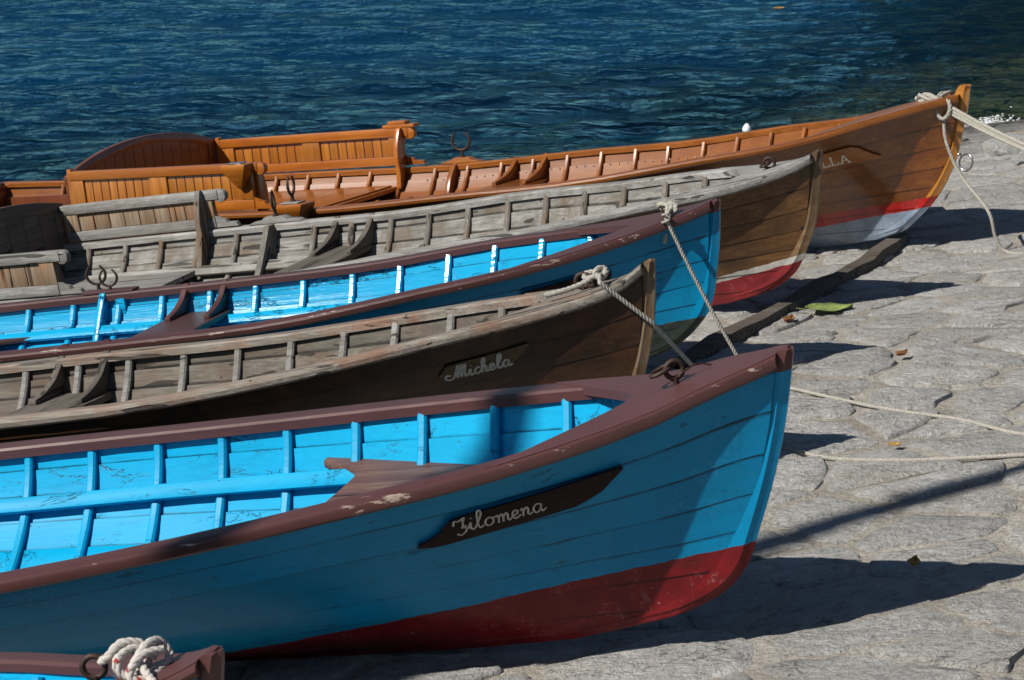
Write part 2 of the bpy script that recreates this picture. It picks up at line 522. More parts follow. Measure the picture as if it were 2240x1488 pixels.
N = NT('mortar_bed')
v = N.coord(False)
n1 = N.noise(v, 3.5, 6, .65)
n2 = N.noise(v, 60, 5, .7)
c = N.mix(N.ramp(n1, [(.35, 0), (.65, 1)]), (.33, .30, .25), (.50, .465, .41))
c = N.mix(N.ramp(n2, [(.35, .45), (.6, 0)]), c, (.12, .10, .08))
geo = N.n('ShaderNodeNewGeometry')
sep = N.n('ShaderNodeSeparateXYZ')
N.l(geo.outputs['Position'], sep.inputs[0])
wet = N.ramp(N.math('MULTIPLY_ADD', N.noise(v, 2.2, 4, .6), .12, sep.outputs['Z']), [(.22, 1), (.46, 0)])
c = N.mix(wet, c, N.mix(N.ramp(N.noise(v, 9, 5, .75), [(.4, 0), (.62, 1)]), (.06, .06, .032), (.26, .24, .14)))
soil = N.math('GREATER_THAN', N.math('MULTIPLY_ADD', n1, 2.0, sep.outputs['Y']), 24.5)
c = N.mix(soil, c, (.022, .022, .013))
N.bump(N.math('MULTIPLY_ADD', n2, .6, N.math('MULTIPLY_ADD', N.noise(v, 24, 5, .7), .6, n1)), .9, .03)
M['mortar'] = N.fin(c, .92, .25)
slip = tag(mb.build('slipway', M['mortar'], None, 60), kind='structure')

N = NT('slip_stone')
v = N.coord()
oi = N.n('ShaderNodeObjectInfo').outputs['Random']
rot = N.n('ShaderNodeVectorRotate', rotation_type='Z_AXIS')
N.l(v, rot.inputs['Vector'])
N.s(rot.inputs['Angle'], N.math('MULTIPLY_ADD', oi, .9, -.3))
v2 = rot.outputs[0]
st = N.scaled(v2, (.8, 1, 1))
n5 = N.noise(v, 38, 5, .75, .2)
n1 = N.noise(st, 15, 7, .78, .3)
n2 = N.noise(v, 85, 6, .85)
n3 = N.noise(v, 4, 4, .6)
n4 = N.noise(st, 6, 5, .65, .4)
c = N.ramp(N.math('MULTIPLY_ADD', n2, .5, N.math('MULTIPLY_ADD', n5, .25, N.math('MULTIPLY', n1, .35))), [(.43, (.13, .127, .12)), (.51, (.54, .53, .505)), (.64, (.88, .87, .85))])
tint = N.mix(oi, (.52, .455, .36), (.48, .48, .475))
c = N.mix(N.math('MULTIPLY', N.ramp(n3, [(.35, 0), (.7, 1)]), .5), c, tint)
c = N.mix(N.math('MULTIPLY', N.ramp(n2, [(.62, 0), (.72, 1)]), .4), c, (.8, .79, .76))
c = N.mix(N.math('MULTIPLY', N.math('FRACT', N.math('MULTIPLY', oi, 7.31)), .34), c, (.25, .24, .22))
rd = N.math('ABSOLUTE', N.math('SUBTRACT', N.noise(st, 4.5, 5, .7, .6), .5))
ckm = N.math('MULTIPLY', N.ramp(rd, [(.004, 1), (.014, 0)]), N.ramp(n3, [(.52, 0), (.66, .6)]))
c = N.mix(ckm, c, (.05, .045, .04))
geo = N.n('ShaderNodeNewGeometry')
sep = N.n('ShaderNodeSeparateXYZ')
N.l(geo.outputs['Position'], sep.inputs[0])
wet = N.ramp(N.math('MULTIPLY_ADD', N.noise(geo.outputs['Position'], 2.2, 4, .6), .12, sep.outputs['Z']), [(.22, 1), (.46, 0)])
c = N.mix(N.math('MULTIPLY', wet, .8), c, (.06, .058, .05))
N.bump(N.math('MULTIPLY_ADD', ckm, -.3, N.math('MULTIPLY_ADD', n5, .9, N.math('MULTIPLY_ADD', n4, 1.6, N.math('MULTIPLY_ADD', n2, .3, n1)))), 1.0, .04)
M['stone'] = N.fin(c, .85, .3)

# irregular paving stones: clipped cells of a jittered lattice
def clip(poly, a, b, c):
    out = []
    for i in range(len(poly)):
        p, q = poly[i], poly[(i + 1) % len(poly)]
        dp, dq = a * p[0] + b * p[1] - c, a * q[0] + b * q[1] - c
        if dp <= 0:
            out.append(p)
        if (dp < 0) != (dq < 0) and dp != dq:
            t = dp / (dp - dq)
            out.append((p[0] + t * (q[0] - p[0]), p[1] + t * (q[1] - p[1])))
    return out

CP_, SP_ = math.cos(R(75)), math.sin(R(75))
def pix(x, y, z):
    """image position in the 2240 x 1488 photograph, used only to pick which stones are built singly"""
    z -= ZO
    c, s = math.cos(R(15)), math.sin(R(15))
    d = y * c - z * s
    return 1120 + 5500 * x / d, 744 - 5500 * (y * s + z * c) / d

seeds = []
ang = R(18)
ca, sa = math.cos(ang), math.sin(ang)
srng = random.Random(11)
for i in range(-26, 36):
    for j in range(-12, 58):
        a = (i + (.5 if j % 2 else 0) + srng.uniform(-.36, .36)) * .34
        b = (j + srng.uniform(-.36, .36)) * .225
        x, y = a * ca - b * sa + 1.0, a * sa + b * ca + 6.0
        if -2.6 < x < 4.6 and 3.6 < y < 18.2 and srng.random() > .14:
            seeds.append((x, y))
S_ = np.array(seeds)
stones = []
for k, (x, y) in enumerate(seeds):
    dd = np.hypot(S_[:, 0] - x, S_[:, 1] - y)
    idx = [i for i in np.argsort(dd)[1:16]]
    poly = [(x - .6, y - .6), (x + .6, y - .6), (x + .6, y + .6), (x - .6, y + .6)]
    for i in idx:
        qx, qy = seeds[i]
        nx, ny = qx - x, qy - y
        L_ = math.hypot(nx, ny)
        gap = .004 + .020 * srng.random()
        poly = clip(poly, nx / L_, ny / L_, ((x + qx) / 2 * nx + (y + qy) / 2 * ny) / L_ - gap)
        if len(poly) < 3:
            break
    if len(poly) < 3:
        continue
    zc = float(ground_z(x, y))
    px, py = pix(x, y, zc)
    vis = -200 < px < 2450 and 120 < py < 1700 and zc > -.12
    if not vis:
        continue
    hidden = px < 1300 and py < 1400
    stones.append((hidden, -py, x, y, zc, poly))
stones.sort(key=lambda t: (t[0], t[1]))

def stone_mesh(x, y, zc, poly, rg):
    # rounded outline
    P = []
    n = len(poly)
    for i in range(n):
        p, q, r_ = poly[i - 1], poly[i], poly[(i + 1) % n]
        e0, e1 = math.dist(p, q), math.dist(q, r_)
        if e0 < .02 or e1 < .02:
            P.append(q)
            continue
        t0, t1 = min(.3, .026 / e0), min(.3, .026 / e1)
        P.append((q[0] + (p[0] - q[0]) * t0, q[1] + (p[1] - q[1]) * t0))
        P.append((q[0] * .86 + .07 * (p[0] + r_[0]) if False else q[0] + ((p[0] - q[0]) * t0 + (r_[0] - q[0]) * t1) * .28,
                  q[1] + ((p[1] - q[1]) * t0 + (r_[1] - q[1]) * t1) * .28))
        P.append((q[0] + (r_[0] - q[0]) * t1, q[1] + (r_[1] - q[1]) * t1))
        if e1 > .16:
            for tt in (.33, .66):
                P.append((q[0] + (r_[0] - q[0]) * tt + rg.uniform(-.02, .02), q[1] + (r_[1] - q[1]) * tt + rg.uniform(-.02, .02)))
    cx = sum(p[0] for p in P) / len(P)
    cy = sum(p[1] for p in P) / len(P)
    h = rg.uniform(.004, .015)
    tx, ty = rg.uniform(-.012, .012), rg.uniform(-.012, .012)
    rows = []
    for sc, dz in ((1.0, -.03), (.985, .0), (.92, h * .85), (.52, h)):
        row = []
        for (a, b) in P:
            X, Y = cx + (a - cx) * sc, cy + (b - cy) * sc
            z = float(ground_z(X, Y)) + dz + ((X - cx) * tx + (Y - cy) * ty if dz > -.01 else 0)
            if dz > 0:
                z += rg.uniform(-.0035, .0035)
            row.append((X - cx, Y - cy, z - zc))
        rows.append(row)
    return rows, (cx, cy, zc)

def stone_fill(mb, rows, off=(0, 0, 0)):
    m = len(rows[0])
    vs_ = [(p[0] + off[0], p[1] + off[1], p[2] + off[2]) for r_ in rows for p in r_]
    fs_ = []
    for i in range(3):
        for j in range(m):
            k = (j + 1) % m
            fs_.append((i * m + j, i * m + k, (i + 1) * m + k, (i + 1) * m + j))
    c = rows[3]
    vs_.append((sum(p[0] for p in c) / m + off[0], sum(p[1] for p in c) / m + off[1], sum(p[2] for p in c) / m + off[2]))
    for j in range(m):
        fs_.append((3 * m + j, 3 * m + (j + 1) % m, 4 * m))
    mb.add(vs_, fs_)

rest = MB()
for k, (hid, _, x, y, zc, poly) in enumerate(stones):
    rows, c0 = stone_mesh(x, y, zc, poly, srng)
    if k < 300:
        m_ = MB()
        stone_fill(m_, rows)
        o = m_.build('stone', M['stone'], slip, 50)
        o.location = c0
    else:
        stone_fill(rest, rows, c0)
if rest.v:
    tag(rest.build('stones', M['stone'], slip, 50), kind='stuff')

# ------------------------------------------------------------------ boats data: bow position, heading, pitch, roll, half breadth, sheer, stem profile
KN = np.array([0, .12, .3, .6, 1., 1.5, 2.1, 2.8, 3.6, 4.4, 5.2])
BOAT = {
 5: dict(q=(0.6331, 5.4513, -1.5168, -.2890, .1581, -.0558), g=(.0111, .0671, .1422, .2736, .3821, .4868, .5685, .5794, .5661, .5204, .4441),
         w=(.0209, .0098, -.0398, -.0874, -.1302, -.1788, -.2209, -.2425, -.2398, -.2392, -.2389),
         stem=((-.001, .014), (.037, -.136), (.082, -.268), (.138, -.4), (.176, -.478), (.237, -.539), (.343, -.588), (.45, -.612)), L=4.9, rib=(.62, .208)),
 4: dict(q=(0.4095, 6.9648, -1.6779, -.3181, .1399, .0358), g=(.0112, .0813, .1654, .2829, .404, .4800, .5150, .5375, .5406, .5038, .4312),
         w=(.0263, -.0109, -.0456, -.0858, -.1386, -.1926, -.2230, -.2600, -.2596, -.257, -.2559),
         stem=((.001, .006), (.017, -.116), (.037, -.197), (.058, -.265), (.10, -.38), (.16, -.47), (.25, -.54), (.4, -.585)), L=4.9, k=.975, rib=(.563, .2068)),
 3: dict(q=(0.6956, 8.1467, -1.7294, -.3599, .164, -.0117), g=(.0115, .0852, .1792, .3066, .4189, .4761, .4900, .5019, .5121, .4812, .4126),
         w=(.0191, .0023, -.034, -.0784, -.1142, -.1667, -.191, -.2064, -.2223, -.2201, -.2198),
         stem=((.007, .006), (.026, -.113), (.055, -.233), (.073, -.298), (.11, -.369), (.184, -.44), (.259, -.483), (.36, -.515)), L=4.6, k=.97, rib=(.7963, .2113)),
 2: dict(q=(1.1674, 9.2995, -1.7946, -.4754, .1777, -.0458), g=(.0116, .0829, .1774, .2793, .3873, .5033, .5688, .588, .5759, .5304, .4528),
         w=(.0191, -.0013, -.0268, -.0442, -.0766, -.1002, -.1425, -.1505, -.1542, -.1548, -.1541),
         stem=((0, .01), (.031, -.115), (.065, -.229), (.11, -.316), (.142, -.368), (.193, -.422), (.299, -.474), (.45, -.505)), L=4.3, k=1.035, rib=(.5707, .2017)),
 1: dict(q=(1.9420, 10.5885, -1.7725, -.4952, .138, .0167), g=(.0118, .1022, .2223, .379, .504, .5963, .6476, .6583, .6468, .5959, .5288),
         w=(.0215, .0041, -.0283, -.0876, -.1247, -.1765, -.2027, -.2384, -.2373, -.2300, -.2000),
         stem=((-.009, .044), (.008, -.041), (.033, -.124), (.072, -.242), (.116, -.325), (.163, -.393), (.209, -.443), (.273, -.498), (.328, -.536), (.43, -.566)), L=5.5, k=1.05, rib=(.9044, .1833)),
 6: dict(q=(-.492, 4.000, -1.662, -.30, .150, -.03), g=(.0111, .0671, .1422, .2736, .3821, .4868, .5685, .5794, .5661, .5204, .4441),
         w=(.0209, .0058, -.0198, -.0574, -.1002, -.1588, -.2209, -.2425, -.2398, -.2392, -.2389),
         stem=((-.001, .014), (.037, -.136), (.082, -.268), (.138, -.4), (.176, -.478), (.237, -.539), (.343, -.575), (.45, -.595)), L=4.2, rib=(.47, .208)),
}
QE = [1.0, .84, .69, .55, .42, .28, .14, 0.0]

def spl(y, u):
    y = np.asarray(y, float)
    m = np.gradient(y, KN)
    if u > KN[-1]:
        return float(y[-1] + m[-1] * (u - KN[-1]))
    i = int(np.clip(np.searchsorted(KN, u, side='right') - 1, 0, len(KN) - 2))
    h = KN[i + 1] - KN[i]
    t = min(max((u - KN[i]) / h, 0), 1)
    return float(y[i] * (2 * t ** 3 - 3 * t ** 2 + 1) + h * m[i] * (t ** 3 - 2 * t ** 2 + t) + y[i + 1] * (-2 * t ** 3 + 3 * t ** 2) + h * m[i + 1] * (t ** 3 - t ** 2))

class Boat:
    def __init__(self, n):
        self.n = n
        b = BOAT[n]
        self.D, self.L, self.b = BD[n], b['L'], b
        x, y, z, psi, p, r = b['q']
        a = Vector((math.cos(psi) * math.cos(p), math.sin(psi) * math.cos(p), math.sin(p)))
        sd = Vector((-math.sin(psi), math.cos(psi), 0))
        up = a.cross(sd)
        s2 = sd * math.cos(r) - up * math.sin(r)
        u2 = sd * math.sin(r) + up * math.cos(r)
        k = b.get('k', 1.0)           # size against the common drawing
        o = Vector((x, y, z + ZO)) - u2 * self.D * k
        self.mat = Matrix(((a.x * k, s2.x * k, u2.x * k, o.x), (a.y * k, s2.y * k, u2.y * k, o.y), (a.z * k, s2.z * k, u2.z * k, o.z), (0, 0, 0, 1)))
        self.sw = np.array([p_[1] for p_ in b['stem']] + [-self.D])
        self.su = np.array([p_[0] for p_ in b['stem']] + [.95])
    def g(self, u):
        return spl(self.b['g'], max(u, 0))
    def wg(self, u):
        return spl(self.b['w'], max(u, 0))
    def us(self, w):
        return float(np.interp(-w, -self.sw, self.su)) + .03
    def half(self, u, q):
        """half breadth and height of the moulded surface at station u, girth fraction q"""
        w = self.wg(u) - (1 - q) * (self.wg(u) + self.D)
        us = self.us(-(1 - q) * self.D) * (1 if q < .999 else .5)
        k = min(max(u / 1.8, 0), 1)
        k = k * k * (3 - 2 * k)
        fb = q ** 1.35
        fm = .72 * (1 - (1 - q) ** 2.6) ** .8 + .28 * q
        ph = fb * (1 - k) + fm * k
        return .016 + ph * max(self.g(max(u - us * (1 - q ** 3), 0)) - .012, 0), w
    def P(self, u, v, w):
        """boat coordinates (aft, far, up from bow sheer) to mesh coordinates of its parts"""
        return (-u, v, w + self.D)
    def q_of(self, u, w):
        return min(max((w + self.D) / (self.wg(u) + self.D), 0), 1)
    def skin(self, u, w, side, off=0.0):
        v, _ = self.half(u, self.q_of(u, w))
        return self.P(u, side * (v + off), w)
    def W(self, u, v, w):
        return self.mat @ Vector(self.P(u, v, w))

def stations(L, u0):
    s = [0, .02, .05, .09, .14, .2, .28, .38, .5, .64, .8]
    x = .8
    while x < L - .2:
        x += .2
        s.append(x)
    s = [t for t in s if t < L - .05] + [L]
    return [u0 + (t / L) * (L - u0) for t in s]

def build_boat(n, name, label, mats, group='rowing boats drawn up on the slipway', rail=(.05, .012, .03), deck=None, extras=True, cat='rowing boat'):
    B = Boat(n)
    root = empty(name, B.mat)
    tag(root, label, cat, group)
    B.root = root
    # strakes
    for side in (1, -1):
        for k in range(len(QE) - 1):
            q1, q0 = QE[k], QE[k + 1]
            qs = [q0 - .012, q0 + (q1 - q0) * .33, q0 + (q1 - q0) * .66, q1 + .006]
            if k == 0:
                qs[-1] = .985
            if k == len(QE) - 2:
                qs[0] = .0
            rings = []
            us0 = [B.us(-(1 - q) * B.D) for q in qs]
            for i, _ in enumerate(stations(B.L, 0)):
                outer, inner = [], []
                for q, u0 in zip(qs, us0):
                    u = stations(B.L, u0)[i]
                    v, w = B.half(u, max(q, 0))
                    lap = .009 * (1 - (q - qs[0]) / (qs[-1] - qs[0])) * min(1, (u - u0) / .7)
                    outer.append(B.P(u, side * (v + lap), w))
                    inner.append(B.P(u, side * (v + lap - .011), w))
                rings.append(outer + inner[::-1])
            m_ = MB()
            m_.loft(rings)
            tq = [(q - qs[0]) / (qs[-1] - qs[0]) for q in qs]
            m_.attr = ('girth', (tq + tq[::-1]) * len(rings))
            m_.build('plank', mats['hull'], root, 40)
    # inner lining faces share the plank solids; the inside gets its own ceiling strakes where the paint differs
    if mats.get('inner'):
        for side in (1, -1):
            for k in range(len(QE) - 2):
                q1, q0 = QE[k], QE[k + 1]
                qs = [q0 - .02, q0 + (q1 - q0) * .5, q1 - .012]
                if k == 0:
                    qs[-1] = .985
                rings = []
                for i, _ in enumerate(stations(B.L, 0)):
                    a, b = [], []
                    for q in qs:
                        u = stations(B.L, B.us(-(1 - q) * B.D) + .03)[i]
                        v, w = B.half(u, q)
                        t = (q - qs[0]) / (qs[-1] - qs[0])
                        off = .0135 + .009 * t
                        v = max(v, off + .002)
                        a.append(B.P(u, side * (v - off), w))
                        b.append(B.P(u, side * (v - off + .003), w))
                    rings.append(a + b[::-1])
                m_ = MB()
                m_.loft(rings)
                tq = [1 - (q - qs[0]) / (qs[-1] - qs[0]) for q in qs]
                m_.attr = ('girth', (tq + tq[::-1]) * len(rings))
                m_.build('inner_plank', mats['inner'], root, 40)
    # stem post and keel
    out = [Vector((u, w)) for u, w in B.b['stem']]
    head = out[0]
    hd = mats.get('head', .028)
    prof = [Vector((head.x - .004, head.y + hd))] + out
    prof = [Vector((p.x, p.y)) for p in catmull([(p.x, p.y, 0) for p in prof], 4)]
    keel = [Vector((u, -B.D - d_)) for u, d_ in ((.62, -.004), (.85, .008), (1.2, .015), (2.0, .018), (3.0, .018), (B.L, .018))]
    prof += keel
    rings = []
    for i, p in enumerate(prof):
        t = (prof[min(i + 1, len(prof) - 1)] - prof[max(i - 1, 0)]).normalized()
        nrm = Vector((-t.y, t.x))
        if nrm.x < 0 and nrm.y < 0:
            nrm = -nrm
        if nrm.x < 0 and abs(nrm.y) < .3:
            nrm = -nrm
        if nrm.y < 0:
            nrm = -nrm if p.y < -.4 else nrm
        if i < 5:
            nrm = Vector((1, .12)).normalized()
        dep = min(.062, .020 + .006 * i)
        tw = .021
        if i == 0:
            dep, tw = .016, .010
        sec = [(0, .007), (.012, .013), (dep * .35, tw), (dep, tw), (dep, -tw), (dep * .35, -tw), (.012, -.013), (0, -.007)]
        rings.append([B.P(p.x + nrm.x * d_, v_, p.y + nrm.y * d_) for d_, v_ in sec])
    m_ = MB()
    m_.loft(rings)
    m_.build('stem_post', mats['stem'], root, 30)
    if mats.get('cap'):
        cx = prof[0]
        m_ = MB()
        cr = []
        for dz, ex, tw in ((-.036, .004, .018), (-.02, .004, .0165), (.0, .0035, .0135), (.006, -.001, .009)):
            x0, x1 = cx.x - ex + (.006 if dz < -.03 else 0), cx.x + .045 - (dz + .036) * .55
            cr.append([B.P(x0, -.006, cx.y + dz), B.P(x0 + .01, -tw, cx.y + dz), B.P(x1, -tw, cx.y + dz), B.P(x1, tw, cx.y + dz), B.P(x0 + .01, tw, cx.y + dz), B.P(x0, .006, cx.y + dz)])
        m_.loft(cr)
        m_.build('stem_cap', mats['cap'], root, 40, .002)
    # rails, swept up to the stem head
    hs_ = mats.get('sweep', hd)
    rise = lambda u: hs_ * max(0, 1 - u / .17) ** 2.4
    ri, ro, rh = rail
    for side in (1, -1):
        rings = []
        for u in [.03, .05, .08, .11, .14, .2, .3, .4, .5, .65, .8, 1.0] + list(np.arange(1.2, B.L - .1, .2)) + [B.L + .01]:
            v, w = B.g(u), B.wg(u) + rise(u)
            inn = max(v - ri, .004)
            o_ = v + ro + .006
            sec = [(inn, w - rh), (inn, w - .006), (inn + .006, w), (o_ - .012, w), (o_ - .003, w - .004), (o_, w - .012), (o_ - .002, w - rh + .003), (o_ - .010, w - rh - .004), (v - .006, w - rh - .004)]
            rings.append([B.P(u, side * a, b) for a, b in sec])
        m_ = MB()
        m_.loft(rings)
        m_.attr = ('edge', [0, .35, .35, .55, 1, .9, .5, .1, 0] * len(rings))
        m_.build('gunwale', mats['rail'], root, 28)
    # ribs
    u0, s = B.b['rib']
    k = -1 if u0 - s > .45 else 0
    u = u0 + k * s
    half_w = mats.get('rib_w', .0125)
    while u < B.L - .2:
        du = rng.uniform(-.006, .006)
        path = []
        for side in (1, -1):
            qs = [.945, .88, .8, .7, .6, .5, .4, .3, .2, .1, .04]
            if side == -1:
                qs = qs[::-1]
            for q in qs:
                v, w = B.half(u + du, q)
                path.append((side * max(v - .022, .002), w, side))
        rings = []
        for i, (v, w, sd) in enumerate(path):
            a = path[max(i - 1, 0)]
            b = path[min(i + 1, len(path) - 1)]
            tv, tw = b[0] - a[0], b[1] - a[1]
            l_ = math.hypot(tv, tw) or 1
            nv, nw = -tw / l_, tv / l_          # towards the inside
            if nw < 0 and abs(nw) > .2:
                nv, nw = -nv, -nw
            if nv * sd > 0 and abs(nv) > .3:
                nv, nw = -nv, -nw
            d_ = .017
            sec = [(-half_w, 0), (-half_w, d_ * .7), (-half_w * .55, d_), (half_w * .55, d_), (half_w, d_ * .7), (half_w, 0)]
            rings.append([B.P(u + du + e, v + nv * h_, w + nw * h_) for e, h_ in sec])
        m_ = MB()
        m_.loft(rings)
        m_.build('rib', mats['rib'], root, 40)
        u += s
    # breast hook / foredeck
    if deck:
        uc, ua, crown = deck
        rows, low = [], []
        nf = 17
        for j in range(13):
            row, lrow = [], []
            for i in range(nf):
                f = -1 + 2 * i / (nf - 1)
                ue = uc + (ua - uc) * abs(f) ** 1.7
                u = .03 + (ue - .03) * j / 12
                vv = f * (B.g(u) + .0085)
                w = B.wg(u) + rise(u) + .0018 + crown * (1 - f * f) * min(1, u / .2)
                row.append(B.P(u, vv, w))
                lrow.append(B.P(u, vv * .985, w - .022))
            rows.append(row)
            low.append(lrow)
        m_ = MB()
        m_.grid(rows)
        m_.grid(low)
        nn = 13 * nf
        fs_ = []
        for i in range(nf - 1):
            fs_.append((12 * nf + i, 12 * nf + i + 1, nn + 12 * nf + i + 1, nn + 12 * nf + i))
            fs_.append((i, i + 1, nn + i + 1, nn + i))
        for j in range(12):
            fs_.append((j * nf, (j + 1) * nf, nn + (j + 1) * nf, nn + j * nf))
            fs_.append((j * nf + nf - 1, (j + 1) * nf + nf - 1, nn + (j + 1) * nf + nf - 1, nn + j * nf + nf - 1))
        m_.f += fs_
        m_.build('foredeck', mats['deck'], root, 40)
    # transom
    m_ = MB()
    row = [B.half(B.L - .005, q) for q in (0, .1, .25, .4, .55, .7, .85, 1)]
    ol = [B.P(B.L - .012, v, w) for v, w in row] + [B.P(B.L - .012, -v, w) for v, w in row[::-1]]
    m_.slab(ol, (-.025, 0, 0))
    m_.build('transom', mats['hull'], root, 30)
    return B

def shelf(B, name, pts, w, th, mat, bevel=.004):
    """flat board at height w; pts = (u, v) outline"""
    m_ = MB()
    m_.slab([B.P(u, v, w) for u, v in pts], (0, 0, -th))
    return m_.build(name, mat, B.root, 30, bevel)

def thwart(B, ua, ub, w, th, mat, name='thwart', bow=0.0):
    def edge(u):
        v, _ = B.half(u, B.q_of(u, w - th / 2))
        return v - .022
    pts = [(u, edge(u)) for u in np.linspace(ua, ub, 5)] + [(u, -edge(u)) for u in np.linspace(ub, ua, 5)]
    return shelf(B, name, pts, w, th, mat)

def knee(B, u, wt, reach, mat, side, th=.026, top=0.006):
    """curved bracket from the gunwale down onto a thwart"""
    wg_ = B.wg(u)
    wall = []
    for t in np.linspace(0, 1, 6):
        w = wg_ - .03 + (wt - wg_ + .03) * t
        v, _ = B.half(u, B.q_of(u, w))
        wall.append((v - .018, w))
    vt = B.g(u) - .03
    vi = wall[-1][0] - reach
    face = []
    for t in np.linspace(0, 1, 11):
        # concave inner edge
        a = t ** 1.5
        v = vt - .026 * min(1, t * 4) - (vt - .026 - vi) * (t ** 2.0)
        w = wg_ + top + (wt + .016 - wg_ - top) * (1 - (1 - t) ** 1.35)
        face.append((v, w))
    ol = [(vt + .012, wg_ + top)] + wall[0:] + [(vi, wt)] + face[::-1]
    m_ = MB()
    m_.slab([B.P(u - th / 2, side * v, w) for v, w in ol], (-th, 0, 0))
    return m_.build('knee', mat, B.root, 40, .0035)

def strip(B, ua, ub, qc, h, off, th, mat, name, side=1):
    """fore and aft batten on the inside of the ribs"""
    rings = []
    for u in np.linspace(ua, ub, max(4, int((ub - ua) / .12))):
        v, w = B.half(u, qc(u) if callable(qc) else qc)
        v2, w2 = B.half(u, (qc(u) if callable(qc) else qc) + .05)
        d = Vector((v2 - v, w2 - w)).normalized()
        n_ = Vector((-d.y, d.x))
        c = Vector((v, w)) + n_ * off
        sec = [c - d * h / 2, c + d * h / 2, c + d * h / 2 + n_ * th, c - d * h / 2 + n_ * th]
        rings.append([B.P(u, side * p.x, p.y) for p in sec])
    m_ = MB()
    m_.loft(rings)
    return m_.build(name, mat, B.root, 30, .003)

def ring_tube(mb, c, ax1, ax2, R_, r_, n=18, a0=0, a1=2 * math.pi):
    c, ax1, ax2 = Vector(c), Vector(ax1).normalized(), Vector(ax2).normalized()
    full = abs(a1 - a0 - 2 * math.pi) < 1e-6
    pts = [c + ax1 * (R_ * math.cos(a)) + ax2 * (R_ * math.sin(a)) for a in (a0 + (a1 - a0) * i / n for i in range(n + 1))]
    mb.tube(pts, r_, 7, not full)

def eyebolt(B, u, w, Rr, rr, ring2=None, mat=None, tilt=.3):
    m_ = MB()
    ring_tube(m_, B.P(u, 0, w + Rr), (1, tilt, 0), (0, 0, 1), Rr, rr)
    m_.tube([B.P(u, 0, w - .02), B.P(u, 0, w + .004)], rr * 1.2, 8)
    o = m_.build('eyebolt', mat or M['iron'], B.root, 60)
    if ring2:
        m_ = MB()
        c, a1_, a2_, R2 = ring2
        ring_tube(m_, B.P(*c), a1_, a2_, R2, rr * .85)
        m_.build('ring', mat or M['iron'], o, 60)
    return o

def oarlock(B, u, v, w, yaw=0.0, s=1.0, mat=None):
    m_ = MB()
    d = Vector((math.cos(yaw), math.sin(yaw), 0))
    c = Vector(B.P(u, v, w + .062 * s))
    pts = []
    for a in np.linspace(R(-235), R(55), 20):
        k = 1.0 if abs(math.degrees(a) + 90) < 100 else .93
        pts.append(c + d * (.036 * s * k * math.cos(a)) + Vector((0, 0, 1)) * (.036 * s * math.sin(a)))
    m_.tube(pts, [.0042 * s] * 3 + [.0055 * s] * (len(pts) - 6) + [.0042 * s] * 3, 8)
    m_.tube([B.P(u, v, w - .015), B.P(u, v, w + .028 * s)], .0065 * s, 8)
    ring_tube(m_, B.P(u, v, w + .004), (1, 0, 0), (0, 1, 0), .012, .004, 12)
    return m_.build('oarlock', mat or M['iron'], B.root, 60)

def ribbon(mb, fn, strokes, width, off, th=.0015):
    """letter strokes (lists of 2D points) laid on a surface through fn(x, y, off)"""
    for st_ in strokes:
        pts = catmull([(p[0], p[1], 0) for p in st_], 5) if len(st_) > 2 else [Vector((*st_[0], 0)), Vector((*st_[1], 0))]
        rings = []
        for i, p in enumerate(pts):
            t = (pts[min(i + 1, len(pts) - 1)] - pts[max(i - 1, 0)])
            t = t.normalized() if t.length > 0 else Vector((1, 0, 0))
            n_ = Vector((-t.y, t.x, 0)) * width / 2
            a, b = p + n_, p - n_
            rings.append([fn(a.x, a.y, off), fn(b.x, b.y, off), fn(b.x, b.y, off + th), fn(a.x, a.y, off + th)])
        mb.loft(rings)

def name_board(B, top, bot, mat, th=.012, tailA=None, tailB=None, off=.009):
    """board on the near side; top and bot are (u, w) polylines from stern end to bow end"""
    n = 14
    def at(pl, t):
        P = [Vector((a, b, 0)) for a, b in pl]
        L_ = [0]
        for i in range(1, len(P)):
            L_.append(L_[-1] + (P[i] - P[i - 1]).length)
        s = t * L_[-1]
        for i in range(1, len(P)):
            if s <= L_[i] + 1e-9:
                return P[i - 1].lerp(P[i], (s - L_[i - 1]) / max(L_[i] - L_[i - 1], 1e-9))
        return P[-1]
    rings = []
    for i in range(n + 1):
        a, b = at(top, i / n), at(bot, i / n)
        rings.append([B.skin(a.x, a.y, -1, off), B.skin(b.x, b.y, -1, off), B.skin(b.x, b.y, -1, off + th), B.skin(a.x, a.y, -1, off + th)])
    m_ = MB()
    m_.loft(rings)
    return m_.build('name_board', mat, B.root, 30, .0015)

